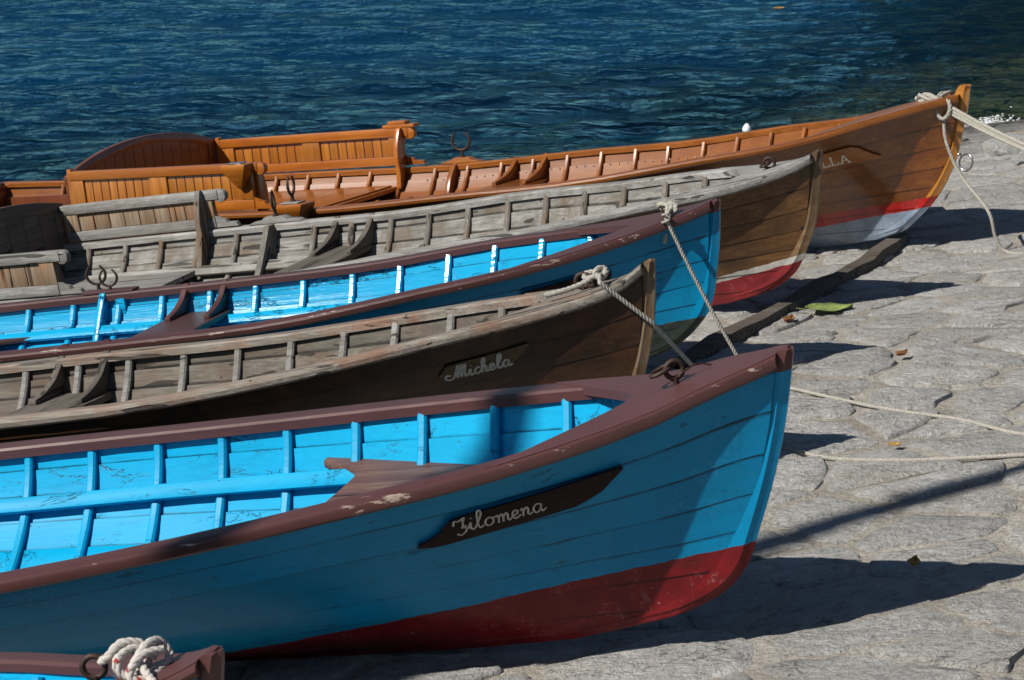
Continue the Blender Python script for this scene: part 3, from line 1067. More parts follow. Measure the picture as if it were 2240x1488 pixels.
# cursive letters, x height 1
GL = {
 'F': ([[(-.15, 1.0), (-.05, 1.55), (.3, 1.45), (.75, 1.75), (.62, 1.2), (.55, 1.1)], [(.6, 1.5), (.62, .9), (.5, .55), (.85, .5), (.75, .0), (.35, -.3), (.05, -.05)], [(.5, .6), (.9, .75)]], 1.0),
 'i': ([[(0, .25), (.22, .95), (.22, .25), (.38, .02), (.6, .25)], [(.28, 1.4), (.32, 1.48)]], .6),
 'l': ([[(0, .25), (.5, 1.55), (.42, 2.15), (.22, 1.9), (.2, .5), (.38, .02), (.65, .25)]], .65),
 'o': ([[(.62, .98), (.25, .85), (.12, .35), (.4, 0), (.75, .3), (.72, .8), (.5, 1.0), (.75, .82), (1.0, .9)]], 1.0),
 'm': ([[(0, .75), (.12, .98), (.2, .7), (.18, 0)], [(.18, .5), (.42, .98), (.56, .7), (.54, 0)], [(.54, .5), (.8, .98), (.93, .7), (.92, .2), (1.05, .02), (1.2, .2)]], 1.2),
 'n': ([[(0, .75), (.12, .98), (.2, .7), (.18, 0)], [(.18, .5), (.45, .98), (.6, .7), (.58, .2), (.72, .02), (.9, .2)]], .9),
 'e': ([[(0, .3), (.48, .55), (.45, .95), (.2, .9), (.1, .4), (.35, 0), (.75, .3)]], .75),
 'a': ([[(.7, .9), (.35, 1.0), (.1, .5), (.3, 0), (.65, .3), (.72, .95)], [(.72, .95), (.7, .3), (.85, .02), (1.1, .3)]], 1.0),
 'c': ([[(.65, .8), (.4, 1.0), (.1, .5), (.32, 0), (.75, .3)]], .72),
 'h': ([[(0, .25), (.42, 1.6), (.36, 2.1), (.2, 1.8), (.15, 0)], [(.15, .45), (.42, .95), (.58, .7), (.56, .2), (.7, .02), (.88, .2)]], .88),
 'M': ([[(-.35, .55), (-.75, .75), (-.95, .35), (-.6, .0), (-.1, .15), (.25, 1.2), (.42, 2.0), (.36, .9), (.3, .1)], [(.3, .1), (.6, 1.2), (.82, 2.0), (.76, .9), (.72, .1)], [(.72, .1), (1.0, 1.2), (1.2, 1.95), (1.12, .6), (1.25, .05), (1.45, .25)]], 1.5),
}
def script(word, flip=None):
    x, out = 0, []
    for ch in word:
        st_, adv = GL[ch]
        for s in st_:
            out.append([(x + a + .18 * b, b) for a, b in s])
        x += adv
    return out, x

# ------------------------------------------------------------------ the boats
RG = 'rowing boats drawn up on the slipway'
b5 = build_boat(5, 'rowing_boat', 'bright blue rowing boat with brown gunwales, red bottom and dark script name board',
    dict(hull=M['hull5'], inner=M['blue_in'], stem=M['stem5'], rail=M['brown'], rib=M['blue_in'], deck=M['brown'], head=.026), RG, (.052, .014, .03), (.385, .66, .006))
b4 = build_boat(4, 'rowing_boat', 'dark brown weathered rowing boat with grey gunwales and pale script name plate',
    dict(hull=M['hull4'], inner=M['grey_in4'], stem=M['stem4'], rail=M['rail4'], rib=M['grey'], deck=M['rail4'], head=.045), RG, (.05, .012, .028), (.33, .5, .004))
b3 = build_boat(3, 'rowing_boat', 'middle blue rowing boat with maroon gunwales and blackish bottom, rope tied on its bow',
    dict(hull=M['hull3'], inner=M['blue_in3'], stem=M['stem3'], rail=M['brown'], rib=M['blue_in3'], deck=M['brown'], head=.022), RG, (.05, .012, .028), (.34, .75, .006))
b2 = build_boat(2, 'rowing_boat', 'weathered grey and brown rowing boat with red bottom, beside the varnished boat',
    dict(hull=M['hull2'], inner=M['grey_in'], stem=M['stem2'], rail=M['grey'], rib=M['grey_v'], deck=M['grey'], head=.03), RG, (.045, .012, .028), (.33, .52, .004))
b1 = build_boat(1, 'rowing_boat', 'glossy varnished wooden rowing boat with red stripe, nearest the open water',
    dict(hull=M['hull1'], inner=M['varn_red'], stem=M['stem1'], rail=M['varn_red'], rib=M['varn_red'], deck=M['varn_red'], head=.006, sweep=.0, rib_w=.010), RG, (.04, .010, .026), (.42, .6, .012))
b6 = build_boat(6, 'rowing_boat', 'blue rowing boat cropped in the lower left corner, knotted white rope on its bow',
    dict(hull=M['hull6'], inner=M['blue_in'], stem=M['brown'], rail=M['brown'], rib=M['blue_in'], deck=M['brown'], head=.03), RG, (.036, .012, .022), (.2, .34, .004))

# ---- boat 5 fittings
strip(b5, 1.12, 4.6, lambda u: .648 - .06 * min(1, max(0, u - 1.25)), .042, .034, .02, M['blue_in'], 'stringer')
strip(b5, 1.12, 4.6, lambda u: .648 - .06 * min(1, max(0, u - 1.25)), .042, .034, .02, M['blue_in'], 'stringer', -1)
def e5(u, w=-.275):
    return b5.half(u, b5.q_of(u, w))[0] - .014
pts = [(u, e5(u)) for u in (.72, .85, 1.0, 1.15, 1.27, 1.335)]
pts += [(1.335, e5(1.335) - .03), (1.29, e5(1.29) - .045), (1.225, e5(1.225) - .065), (1.20, .22), (1.205, .12), (1.215, .03), (1.215, -.03), (1.205, -.12), (1.20, -.22)]
pts += [(1.225, -e5(1.225) + .065), (1.29, -e5(1.29) + .045), (1.335, -e5(1.335) + .03)]
pts += [(u, -e5(u)) for u in (1.335, 1.27, 1.15, 1.0, .85, .72)]
shelf(b5, 'bow_seat', pts, -.272, .022, M['brown_worn'])
eyebolt(b5, .276, -.012, .021, .0065, ((.305, .0, .01), (-.75, -.1, -.25), (.2, 1, .12), .026), None, .6)
m_ = MB()
m_.tube(catmull([b5.P(.26, -.02, .0), b5.P(.23, .02, .012), b5.P(.2, .045, .0)], 5), .002, 6)
m_.build('wire_hook', M['iron'], b5.root)
nb5 = name_board(b5, [(.868, -.281), (.84, -.272), (.812, -.258), (.792, -.236), (.774, -.218), (.68, -.205), (.58, -.191), (.48, -.176), (.39, -.162)], [(.868, -.288), (.845, -.294), (.82, -.293), (.79, -.289), (.76, -.284), (.65, -.268), (.50, -.246), (.445, -.218), (.39, -.170)], M['board_dk'])
st_, wd = script('Filomena')
kx, kz = .200 / wd, .0235
fn = lambda x, y, off: b5.skin(.772 - kx * x, -.261 + (.772 - (.772 - kx * x)) * .115 + y * kz, -1, off)
m_ = MB()
ribbon(m_, fn, [[(a, b) for a, b in s] for s in st_], .15, .0215)
m_.build('lettering', M['white'], nb5, 0)

# ---- boat 4 fittings
thwart(b4, 2.07, 2.32, -.345, .024, M['grey_dk'])
for u in (2.105, 2.285):
    knee(b4, u, -.345, .19, M['grey_dk'], 1)
    knee(b4, u, -.345, .19, M['grey_dk'], -1)
eyebolt(b4, .225, -.02, .021, .007, ((.195, 0, .0), (1, .2, .1), (0, .3, 1), .016))
nb4 = name_board(b4, [(.628, -.222), (.60, -.190), (.57, -.181), (.47, -.166), (.358, -.145)], [(.628, -.226), (.618, -.236), (.52, -.225), (.42, -.206), (.358, -.150)], wood('worn_name_board', ((.06, .035, .015), (.12, .075, .032), (.2, .14, .07)), .6, 0, 0, None, 0, .4), .006, off=.007)
st_, wd = script('Michela')
kx, kz = .165 / wd, .0205
fn4 = lambda x, y, off: b4.skin(.585 - kx * x, -.231 + kx * x * .14 + y * kz, -1, off)
m_ = MB()
ribbon(m_, fn4, st_, .26, .0135)
m_.build('lettering', M['letter_grey'], nb4, 0)

# ---- boat 3 fittings
thwart(b3, 2.17, 2.42, -.298, .024, M['brown_dk'])
for u in (2.205, 2.382):
    knee(b3, u, -.298, .16, M['brown'], 1)
    knee(b3, u, -.298, .16, M['brown'], -1)
strip(b3, .9, 4.3, .53, .04, .034, .018, M['blue_in3'], 'stringer')
strip(b3, .9, 4.3, .53, .04, .034, .018, M['blue_in3'], 'stringer', -1)
def post(B, u, w0, w1, mat, hole=False, vt=None):
    """flat upright bracket under an oarlock"""
    m_ = MB()
    rows = []
    for t in np.linspace(0, 1, 7):
        w = w0 + (w1 - w0) * t
        v, _ = B.half(u, B.q_of(u, w))
        rows.append((v, w))
    inn = [(v - .02 - .035 - .025 * math.sin(math.pi * i / 6), w) for i, (v, w) in enumerate(rows)]
    ol = [(v - .018, w) for v, w in rows] + inn[::-1]
    m_.slab([B.P(u - .014, v, w) for v, w in ol], (-.028, 0, 0))
    return m_.build('post', mat, B.root, 40, .004)
post(b3, 2.76, -.2, -.40, M['blue_in3'])
m_ = MB()
v, w = b3.half(2.68, .86)
m_.box(b3.P(2.70, v - .04, -.31), b3.P(2.66, v - .015, -.225))
m_.build('cleat_block', M['blue_in3'], b3.root, 30, .003)
oarlock(b3, 2.74, b3.g(2.74) - .012, b3.wg(2.74), R(12))
m_ = MB()
m_.box(b3.P(2.86, b3.g(2.8) - .045, b3.wg(2.74) + .001), b3.P(2.62, b3.g(2.7) + .014, b3.wg(2.74) + .012))
m_.build('oarlock_pad', M['brown'], b3.root, 30, .004)
pts = [(u, b3.half(u, .62)[0] - .03) for u in (3.02, 3.3, 3.6, 4.0)] + [(u, -b3.half(u, .62)[0] + .03) for u in (4.0, 3.6, 3.3)] + [(3.3, b3.half(3.3, .6)[0] - .12), (3.02, b3.half(3.02, .62)[0] - .06)]
shelf(b3, 'stern_seat', pts, -.335, .02, M['brown_dk'])
nb3 = name_board(b3, [(.675, -.192), (.66, -.180), (.5, -.160), (.385, -.143), (.374, -.152)], [(.675, -.2), (.66, -.232), (.5, -.212), (.39, -.193), (.374, -.165)], M['board_dk'])
m_ = MB()
m_.tube([b3.P(.2, 0, -.01), b3.P(.2, 0, .018)], .005, 7)
ring_tube(m_, b3.P(.2, 0, .012), (1, 0, 0), (0, 0, 1), .014, .004)
m_.build('eyebolt', M['iron'], b3.root, 60)

# ---- passenger bench of boats 1 and 2: side backrests, arched back, seat, posts
def side_back(B, side, ua, ub, w0, w1, m_h, m_v, nsl, mid=True, lean=.0, scroll=.04):
    """slatted backrest standing on the gunwale; ua = forward end"""
    v0 = lambda u: side * (B.g(u) - .012)
    def bar(name, u0, u1, wa, wb, t, mat, dv=0.0):
        m_ = MB()
        rings = []
        for u in np.linspace(u0, u1, 6):
            v = v0(u) + side * dv
            rings.append([B.P(u, v - t / 2, wa), B.P(u, v + t / 2, wa), B.P(u, v + t / 2, wb), B.P(u, v - t / 2, wb)])
        m_.loft(rings)
        return m_.build(name, mat, B.root, 30, .003)
    hb = .045
    bar('bottom_rail', ua + .03, ub, w0 + .002, w0 + hb, .032, m_h)
    bar('top_rail', ua - .01, ub + .01, w1 - .042, w1, .038, m_h)
    stile = .075
    bays = []
    u = ua + .03
    edges = [(ua + .03, ua + .03 + stile), (ub - stile, ub)]
    if mid:
        um = (ua + .03 + ub) / 2
        edges.insert(1, (um - .05, um + .05))
    for a, b in edges:
        bar('stile', a, b, w0 + hb + .0005, w1 - .0425, .028, m_v)
    for (a, b), (c, d) in zip(edges[:-1], edges[1:]):
        wdt = (c - b) / nsl
        for i in range(nsl):
            bar('slat', b + i * wdt + .002, b + (i + 1) * wdt - .002, w0 + hb + .0005, w1 - .0425, .009, m_v)
    # rounded scroll at the forward end of the top rail
    m_ = MB()
    c = Vector(B.P(ua - .018, v0(ua), w1 - .028))
    m_.loft([[c + Vector((.03 * math.cos(a), dy, .028 * math.sin(a))) for a in (2 * math.pi * k / 14 for k in range(14))] for dy in (-.015, .015)])
    m_.build('scroll', m_h, B.root, 40, .003)
    # stepped foot running out along the gunwale
    m_ = MB()
    m_.slab([B.P(u, v0(u) - .011, w) for u, w in ((ua + .035, w0 + .06), (ua + .01, w0 + .042), (ua - .02, w0 + .036), (ua - .03, w0 + .022), (ua - .075, w0 + .020), (ua - .085, w0 + .003), (ua + .029, w0 + .003), (ua + .029, w0 + .055))], (0, .022, 0))
    m_.build('foot', m_h, B.root, 30)

def cross_back(B, u, hw, w0, fn_top, m_h, m_v, nsl, rail_h=.045):
    """arched backrest across the stern end of the bench"""
    m_ = MB()
    vs_ = np.linspace(-hw, hw, 19)
    ol = [(v, fn_top(v)) for v in vs_] + [(v, fn_top(v) - rail_h) for v in vs_[::-1]]
    m_.slab([B.P(u, v, w) for v, w in ol], (-.026, 0, 0))
    m_.build('arched_rail', m_h, B.root, 40, .003)
    m_ = MB()
    m_.box(B.P(u + .024, -hw, w0), B.P(u + .002, hw, w0 + .05))
    m_.build('bottom_rail', m_h, B.root, 30, .003)
    for s in (-1, 1):
        m_ = MB()
        a, b = s * hw, s * (hw - .07)
        top = min(fn_top(a), fn_top(b)) - rail_h + .004
        m_.slab([B.P(u + .002, a, w0 + .0505), B.P(u + .002, b, w0 + .0505), B.P(u + .002, b, fn_top(b) - rail_h + .004), B.P(u + .002, a, fn_top(a) - rail_h + .004)], (-.021, 0, 0))
        m_.build('stile', m_v, B.root, 30, .002)
    wdt = 2 * (hw - .07) / nsl
    for i in range(nsl):
        a = -(hw - .07) + i * wdt + .002
        b = a + wdt - .004
        m_ = MB()
        m_.slab([B.P(u + .008, a, w0 + .0505), B.P(u + .008, b, w0 + .0505), B.P(u + .008, b, fn_top(b) - rail_h + .003), B.P(u + .008, a, fn_top(a) - rail_h + .003)], (-.010, 0, 0))
        m_.build('slat', m_v, B.root, 0)

def corbel(B, u, v, w, wid, h, dep, mat, side, plate=None):
    """tapered oarlock block: flat top, sides drawn in to a rounded point"""
    m_ = MB()
    rows = []
    for t, kx_, ky in ((0, 1, 1), (.12, 1.0, 1.0), (.35, .84, .9), (.7, .46, .6), (.92, .22, .4), (1, .1, .3)):
        z = w - h * t
        a = wid / 2 * kx_
        d = dep * ky
        c = v
        rows.append([B.P(u - a, c - side * .012, z), B.P(u + a, c - side * .012, z), B.P(u + a * .85, c + side * d, z), B.P(u - a * .85, c + side * d, z)])
    m_.loft(rows)
    o = m_.build('oarlock_block', mat, B.root, 40, .004)
    if plate:
        m_ = MB()
        m_.box(B.P(u + wid * .27, v + side * .0, w + .001), B.P(u - wid * .27, v + side * dep * .8, w + .007))
        m_.build('metal_plate', plate, o, 30, .002)
    return o

def brace(B, u, w1, w0, mat, side=1, th=.026):
    """upright post, widest at mid height, from backrest top to seat"""
    m_ = MB()
    ol = []
    vt, _ = B.half(u, .97)
    for t in np.linspace(0, 1, 9):
        w = w1 + (w0 - w1) * t
        v = (B.g(u) - .03) if w > B.wg(u) else B.half(u, B.q_of(u, w))[0] - .03
        ol.append((v, w, .02 + .05 * math.sin(math.pi * min(1, t * 1.0)) ** 1.0))
    A = [B.P(u - th / 2, side * v, w) for v, w, d in ol]
    C = [B.P(u - th / 2, side * (v - d), w) for v, w, d in ol[::-1]]
    m_.slab(A + C, (-th, 0, 0))
    return m_.build('brace', mat, B.root, 40, .004)

# boat 1
for sd in (1, -1):
    side_back(b1, sd, 3.07, 4.15, -.232, -.048 if sd > 0 else -.022, M['varn'], M['varn_v'], 8)
cross_back(b1, 4.175, .60, -.24, lambda v: -.045 + .102 * (1 - (abs(v) / .60) ** 2.2), M['varn_dk'], M['varn_dk'], 14)
thwart(b1, 3.12, 4.14, -.325, .022, M['varn'], 'bench_seat')
for i in range(26):                                   # slatted seat top
    u = 3.14 + i * .038
    v = b1.half(u, b1.q_of(u, -.33))[0] - .05
    m_ = MB()
    m_.box(b1.P(u + .031, -v, -.3245), b1.P(u, v, -.316))
    m_.build('seat_slat', M['varn'], b1.root, 0)
brace(b1, 3.1, -.045, -.335, M['varn'], 1)
brace(b1, 3.1, -.025, -.335, M['varn'], -1)
for sd in (1, -1):
    m_ = MB()
    vv = sd * (b1.g(4.16) - .018)
    m_.box(b1.P(4.172, vv - .016, -.235), b1.P(4.148, vv + .016, -.035 if sd > 0 else -.012))
    m_.build('corner_post', M['varn'], b1.root, 30, .004)
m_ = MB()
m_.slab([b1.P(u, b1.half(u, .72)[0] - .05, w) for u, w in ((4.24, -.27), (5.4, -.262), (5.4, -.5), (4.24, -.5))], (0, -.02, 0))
m_.build('stern_shade_board', M['varn_dk'], b1.root, 30, .003)  # added board: its dark colour stands in for shade inside the stern
m_ = MB()
m_.slab([b1.P(5.47, v, -.215 + .075 * (1 - (abs(v) / .5) ** 2)) for v in np.linspace(-.5, .5, 13)] + [b1.P(5.47, v, -.30) for v in np.linspace(.5, -.5, 13)], (-.03, 0, 0))
m_.build('transom_cap', M['varn_dk'], b1.root, 40, .004)
corbel(b1, 3.15, b1.g(3.15) * -1 - .006, -.020, .15, .115, .06, M['varn'], -1, M['steel'])
corbel(b1, 3.15, b1.g(3.15) + .006, -.046, .15, .115, .06, M['varn'], 1, M['steel'])
m_ = MB()
m_.box(b1.P(3.2, b1.g(3.1) - .03, -.047), b1.P(3.02, b1.g(3.1) + .03, -.030))
m_.box(b1.P(3.17, b1.g(3.1) - .025, -.0298), b1.P(3.07, b1.g(3.1) + .028, -.014))
m_.build('stepped_cap', M['varn'], b1.root, 30, .003)
corbel(b1, 2.865, -b1.g(2.9) - .01, b1.wg(2.9) + .036, .17, .11, .085, M['varn'], -1, M['grey'])
m_ = MB()
m_.slab([b1.P(u, b1.g(2.78) - .03, b1.wg(2.78) + w) for u, w in ((2.90, .002), (2.88, .012), (2.84, .016), (2.82, .03), (2.74, .03), (2.72, .016), (2.69, .012), (2.67, .002))], (0, .05, 0))
m_.build('oarlock_pad', M['varn_red'], b1.root, 30, .003)
oarlock(b1, 2.78, b1.g(2.78) - .006, b1.wg(2.78) + .03, R(5), 1.3)
oarlock(b1, 2.875, -b1.g(2.9) - .03, b1.wg(2.9) + .04, R(106), 1.25)
post(b1, 2.81, -.235, -.37, M['varn_red'])
thwart(b1, 2.28, 2.5, -.318, .022, M['varn_red'])
for u in (2.308, 2.472):
    knee(b1, u, -.318, .2, M['varn_red'], 1, .022)
    knee(b1, u, -.318, .2, M['varn_red'], -1, .022)
# rivets along the plank laps
m_ = MB()
u = .8
while u < 3.0:
    v, w = b1.half(u, .815)
    c = Vector(b1.P(u, v - .0255, w))
    m_.loft([[c + Vector((r_ * math.cos(a), -h_, r_ * math.sin(a))) for a in (2 * math.pi * k / 6 for k in range(6))] for r_, h_ in ((.0045, -.003), (.0045, .001), (.0022, .003))])
    u += .046
tag(m_.build('rivets', M['steel'], b1.root, 60), kind='stuff')
nb1 = name_board(b1, [(.70, -.205), (.62, -.182), (.52, -.158), (.43, -.142), (.40, -.150), (.37, -.178), (.335, -.196)], [(.70, -.265), (.62, -.243), (.52, -.222), (.43, -.213), (.40, -.211), (.37, -.209), (.335, -.203)], M['varn'], .008)
m_ = MB()
def glyphs_LLA():
    L_ = [[(0, 0), (0, 1)], [(-.13, 1), (.16, 1)], [(-.13, 0), (.55, 0)], [(.55, 0), (.6, .22)]]
    A_ = [[(0, 0), (.36, 1.02)], [(.36, 1.02), (.74, 0)], [(.16, .36), (.58, .36)], [(-.13, 0), (.13, 0)], [(.58, 0), (.9, 0)]]
    out = []
    for dx, g_ in ((0, L_), (.86, L_), (1.72, A_)):
        out += [[(a + dx, b) for a, b in s] for s in g_]
    return out
fn1 = lambda x, y, off: b1.skin(.545 - .0385 * x, -.2185 + .0385 * x * .12 + y * .034, -1, off)
ribbon(m_, fn1, glyphs_LLA(), .13, .0175)
m_.build('lettering', M['cream'], nb1, 0)
# stem ring
m_ = MB()
ring_tube(m_, b1.P(.034, .0, -.262), (1, -.35, .15), (0, .1, 1), .034, .0042, 24)
m_.tube([b1.P(.075, 0, -.228), b1.P(.045, 0, -.228)], .006, 8)
m_.build('stem_ring', M['steel'], b1.root, 60)
# little cleat on the foredeck
m_ = MB()
m_.tube([b1.P(.2, -.05, .012), b1.P(.2, .05, .012)], .006, 8)
m_.tube([b1.P(.2, 0, -.01), b1.P(.2, 0, .02)], .008, 8)
m_.build('cleat', M['steel'], b1.root, 60)

# boat 2
for sd in (1, -1):
    side_back(b2, sd, 3.07, 3.91, -.148, .022 if sd > 0 else .035, M['grey'], M['slat2'], 8, False)
cross_back(b2, 3.925, .575, -.44, lambda v: .03 + .085 * (1 - (abs(v) / .575) ** 2.0), M['grey_dk'], M['grey_dk'], 9, .055)
thwart(b2, 3.16, 3.92, -.30, .024, M['grey'], 'bench_seat')
brace(b2, 3.15, .03, -.34, M['grey_v'], 1, .03)
brace(b2, 3.15, .03, -.34, M['grey_v'], -1, .03)
m_ = MB()
m_.slab([b2.P(u, b2.g(2.79) - .035, b2.wg(2.79) + w) for u, w in ((2.93, .002), (2.91, .01), (2.86, .014), (2.84, .03), (2.74, .03), (2.72, .014), (2.67, .01), (2.65, .002))], (0, .05, 0))
m_.build('oarlock_pad', M['grey'], b2.root, 30, .004)
oarlock(b2, 2.79, b2.g(2.79) - .01, b2.wg(2.79) + .03, R(116), 1.2)
oarlock(b2, 2.9, -b2.g(2.9) + .0, b2.wg(2.9) + .01, R(20), 1.1)
# oarlock bracket with an oval hole
u = 2.80
m_ = MB()
rows_o = []
rv = [b2.half(u, b2.q_of(u, w))[0] - .02 for w in (-.16, -.36)]
def bp(s, t):       # s across (0 wall, 1 inboard), t down
    w = -.15 - .23 * t
    v = b2.half(u, b2.q_of(u, w))[0] - .02
    return (v - s * (.07 + .02 * math.sin(math.pi * t)), w)
hole = [(.52 + .20 * math.cos(a), .62 + .26 * math.sin(a)) for a in (2 * math.pi * k / 20 for k in range(20))]
edge = []
for k in range(20):
    a = 2 * math.pi * k / 20
    c_, s_ = math.cos(a), math.sin(a)
    k1 = min((.48 if c_ > 0 else .52) / max(abs(c_), 1e-6), (.38 if s_ > 0 else .62) / max(abs(s_), 1e-6))
    edge.append((.52 + c_ * k1, .62 + s_ * k1))
A = [b2.P(u - .014, *bp(*p)) for p in edge]
H_ = [b2.P(u - .014, *bp(*p)) for p in hole]
A2 = [(p[0] - .028, p[1], p[2]) for p in A]
H2 = [(p[0] - .028, p[1], p[2]) for p in H_]
fs_ = []
for i in range(20):
    k = (i + 1) % 20
    fs_ += [(i, k, 20 + k, 20 + i), (40 + i, 60 + i, 60 + k, 40 + k), (i, 40 + i, 40 + k, k), (20 + i, 20 + k, 60 + k, 60 + i)]
m_.add(A + H_ + A2 + H2, fs_)
m_.build('post', M['grey_v'], b2.root, 40)
thwart(b2, 2.27, 2.5, -.262, .024, M['grey_dk'])
for u in (2.286, 2.466):
    knee(b2, u, -.262, .19, M['grey_dk'], 1)
    knee(b2, u, -.262, .19, M['grey_dk'], -1)
strip(b2, 2.55, 4.3, .50, .05, .034, .016, M['grey'], 'stringer')
eyebolt(b2, .208, -.01, .020, .006, ((.225, 0, .006), (1, .1, .2), (0, 1, .15), .018))
# foot stretcher cleats on the floor, just inside the rail
for du in (0, .17):
    m_ = MB()
    m_.slab([b2.P(1.92 - du, v, w) for v, w in ((.22, -.36), (.27, -.27), (.33, -.25), (.36, -.29), (.36, -.36))], (-.025, 0, 0))
    m_.build('footrest_cleat', M['grey_dk'], b2.root, 30, .003)

# ---- boat 6 fittings
eyebolt(b6, .245, .0, .02, .006, None)

# ------------------------------------------------------------------ ropes
def rope_mesh(path, r, mat, name, label, strands=3, lay=None, cat='rope', group=None, parent=None, mb=None, build=True):
    """laid rope: strands twisted round the path"""
    P = [Vector(p) for p in path]
    # resample
    L_ = [0]
    for i in range(1, len(P)):
        L_.append(L_[-1] + (P[i] - P[i - 1]).length)
    lay = lay or r * 5.5
    step = lay / 8
    n = max(6, int(L_[-1] / step))
    Q, j = [], 0
    for i in range(n + 1):
        s = L_[-1] * i / n
        while j < len(P) - 2 and L_[j + 1] < s:
            j += 1
        Q.append(P[j].lerp(P[j + 1], (s - L_[j]) / max(L_[j + 1] - L_[j], 1e-9)))
    t0 = (Q[1] - Q[0]).normalized()
    nx = t0.cross(Vector((0, 0, 1)) if abs(t0.z) < .9 else Vector((1, 0, 0))).normalized()
    m_ = mb or MB()
    frames = []
    for i, p in enumerate(Q):
        t = (Q[min(i + 1, n)] - Q[max(i - 1, 0)]).normalized()
        nx = (nx - t * nx.dot(t)).normalized()
        frames.append((p, nx.copy(), t.cross(nx)))
    for k in range(strands):
        pts = []
        for i, (p, a, b) in enumerate(frames):
            th = 2 * math.pi * (k / strands + (L_[-1] * i / n) / lay)
            pts.append(p + (a * math.cos(th) + b * math.sin(th)) * r * .46)
        m_.tube(pts, r * .6, 6)
    if not build:
        return m_
    o = m_.build(name, mat, parent, 60)
    if label:
        tag(o, label, cat, group)
    return o

def gnd(x, y, h=.012):
    return Vector((x, y, float(ground_z(x, y)) + h))

def sag(a, b, d, n=14):
    a, b = Vector(a), Vector(b)
    return [a.lerp(b, i / n) - Vector((0, 0, d * 4 * (i / n) * (1 - i / n))) for i in range(n + 1)]

# boat 4 rope: ring, knot, down to the stones, along the ground
k4 = b4.W(.165, -.005, .015)
end4 = gnd(.805, 7.286)
e4 = b4.W(.135, -.118, .012)
p4 = catmull([k4, b4.W(.15, -.06, .022), e4], 6)[:-1] + sag(e4, b4.W(.012, -.045, -.13), .0, 6)[:-1] + sag(b4.W(.012, -.045, -.13), end4, .012) + catmull([end4, gnd(.876, 7.185), gnd(.972, 7.084), gnd(1.172, 6.99), gnd(1.468, 6.88), gnd(1.75, 6.8)], 8)[1:]
m_ = rope_mesh(p4, .0068, None, '', None, build=False)
rope_mesh(catmull([b4.W(.165, 0, .015), b4.W(.19, .012, .022), b4.W(.215, .008, .02), b4.W(.212, -.012, .01), b4.W(.185, -.014, .012), b4.W(.16, .004, .022)], 6), .0085, None, '', None, mb=m_, build=False)
rope_mesh(catmull([b4.W(.19, .012, .02), b4.W(.165, .018, .032), b4.W(.148, -.004, .024), b4.W(.158, -.024, .008), b4.W(.178, -.02, .022), b4.W(.168, .0, .036), b4.W(.15, .014, .016)], 7), .009, None, '', None, mb=m_, build=False)
rope_mesh(catmull([b4.W(.17, -.01, .022), b4.W(.21, -.045, .0), b4.W(.26, -.075, -.012), b4.W(.315, -.095, -.02)], 7), .0085, None, '', None, mb=m_, build=False)
tag(m_.build('mooring_rope', M['rope'], None, 60), 'pale rope knotted to the ring of the dark brown boat, running down to the stones', 'rope', 'mooring ropes')

# boat 3 rope
k3 = b3.W(.165, -.03, .012)
end3 = gnd(.806, 8.034)
e3 = b3.W(.16, -.135, .004)
p3 = catmull([k3, b3.W(.162, -.08, .02), e3], 6)[:-1] + sag(e3, end3, .02) + catmull([end3, gnd(.903, 7.945), gnd(1.068, 7.715), gnd(1.205, 7.563), gnd(1.375, 7.393), gnd(1.515, 7.119), gnd(1.7, 6.95)], 8)[1:]
m_ = rope_mesh(p3, .0066, None, '', None, build=False)
rope_mesh(catmull([b3.W(.165, -.03, .012), b3.W(.2, .0, .03), b3.W(.235, .03, .025), b3.W(.225, .035, .01), b3.W(.19, .0, .014), b3.W(.165, -.04, .02), b3.W(.15, -.05, .006)], 7), .0085, None, '', None, mb=m_, build=False)
rope_mesh(catmull([b3.W(.185, -.01, .024), b3.W(.15, -.04, .03), b3.W(.155, -.06, .004), b3.W(.18, -.05, .0), b3.W(.185, -.015, .03), b3.W(.165, -.03, .034), b3.W(.172, -.082, -.01), b3.W(.182, -.098, -.055), b3.W(.19, -.104, -.085)], 7), .009, None, '', None, mb=m_, build=False)
# whipping half way down
c = p3[12]
rope_mesh(catmull([c + Vector((.012 * math.cos(a), .012 * math.sin(a), .004 * a)) for a in np.linspace(-4, 5, 14)], 3), .004, None, '', None, mb=m_, build=False)
tag(m_.build('mooring_rope', M['rope'], None, 60), 'pale rope knotted on the bow of the middle blue boat, running down to the stones', 'rope', 'mooring ropes')

# boat 1 ropes: three taut parts and one slack fall
k1 = b1.W(.075, -.055, -.03)
far_pt = Vector((2.2, 9.95, ZO - 1.92))
m_ = MB()
for dx, dz in ((0, .014), (.006, 0), (-.004, -.013)):
    rope_mesh(sag(k1 + Vector((0, 0, dz)), far_pt + Vector((dx, 0, dz * .6)), .012), .0085, None, '', None, mb=m_, build=False)
gq = [b1.W(.09, -.06, -.06), b1.W(.085, -.075, -.16), b1.W(.03, -.09, -.30), gnd(1.995, 10.32, .2), gnd(2.03, 10.3, .08), gnd(2.08, 10.27, .012), gnd(2.2, 10.12, .012), gnd(2.5, 9.9, .012)]
rope_mesh(catmull(gq, 8), .0078, None, '', None, mb=m_, build=False)
for du, dv in ((0, 0), (.018, .012), (.036, -.006)):
    rope_mesh(catmull([k1, b1.W(.12 + du, -.045 + dv, .012), b1.W(.17 + du, .0 + dv, .026), b1.W(.2 + du * .3, .03, .016), b1.W(.185 + du, -.004, .012), b1.W(.13 + du, -.06 + dv, .0), k1], 7), .008, None, '', None, mb=m_, build=False)
rope_mesh(catmull([k1 + Vector((-.02, 0, .03)), b1.W(.06, -.075, .0), b1.W(.055, -.085, -.04), b1.W(.085, -.085, -.07), b1.W(.11, -.08, -.045), b1.W(.1, -.07, .0), b1.W(.06, -.07, -.01), b1.W(.06, -.08, -.06)], 7), .009, None, '', None, mb=m_, build=False)
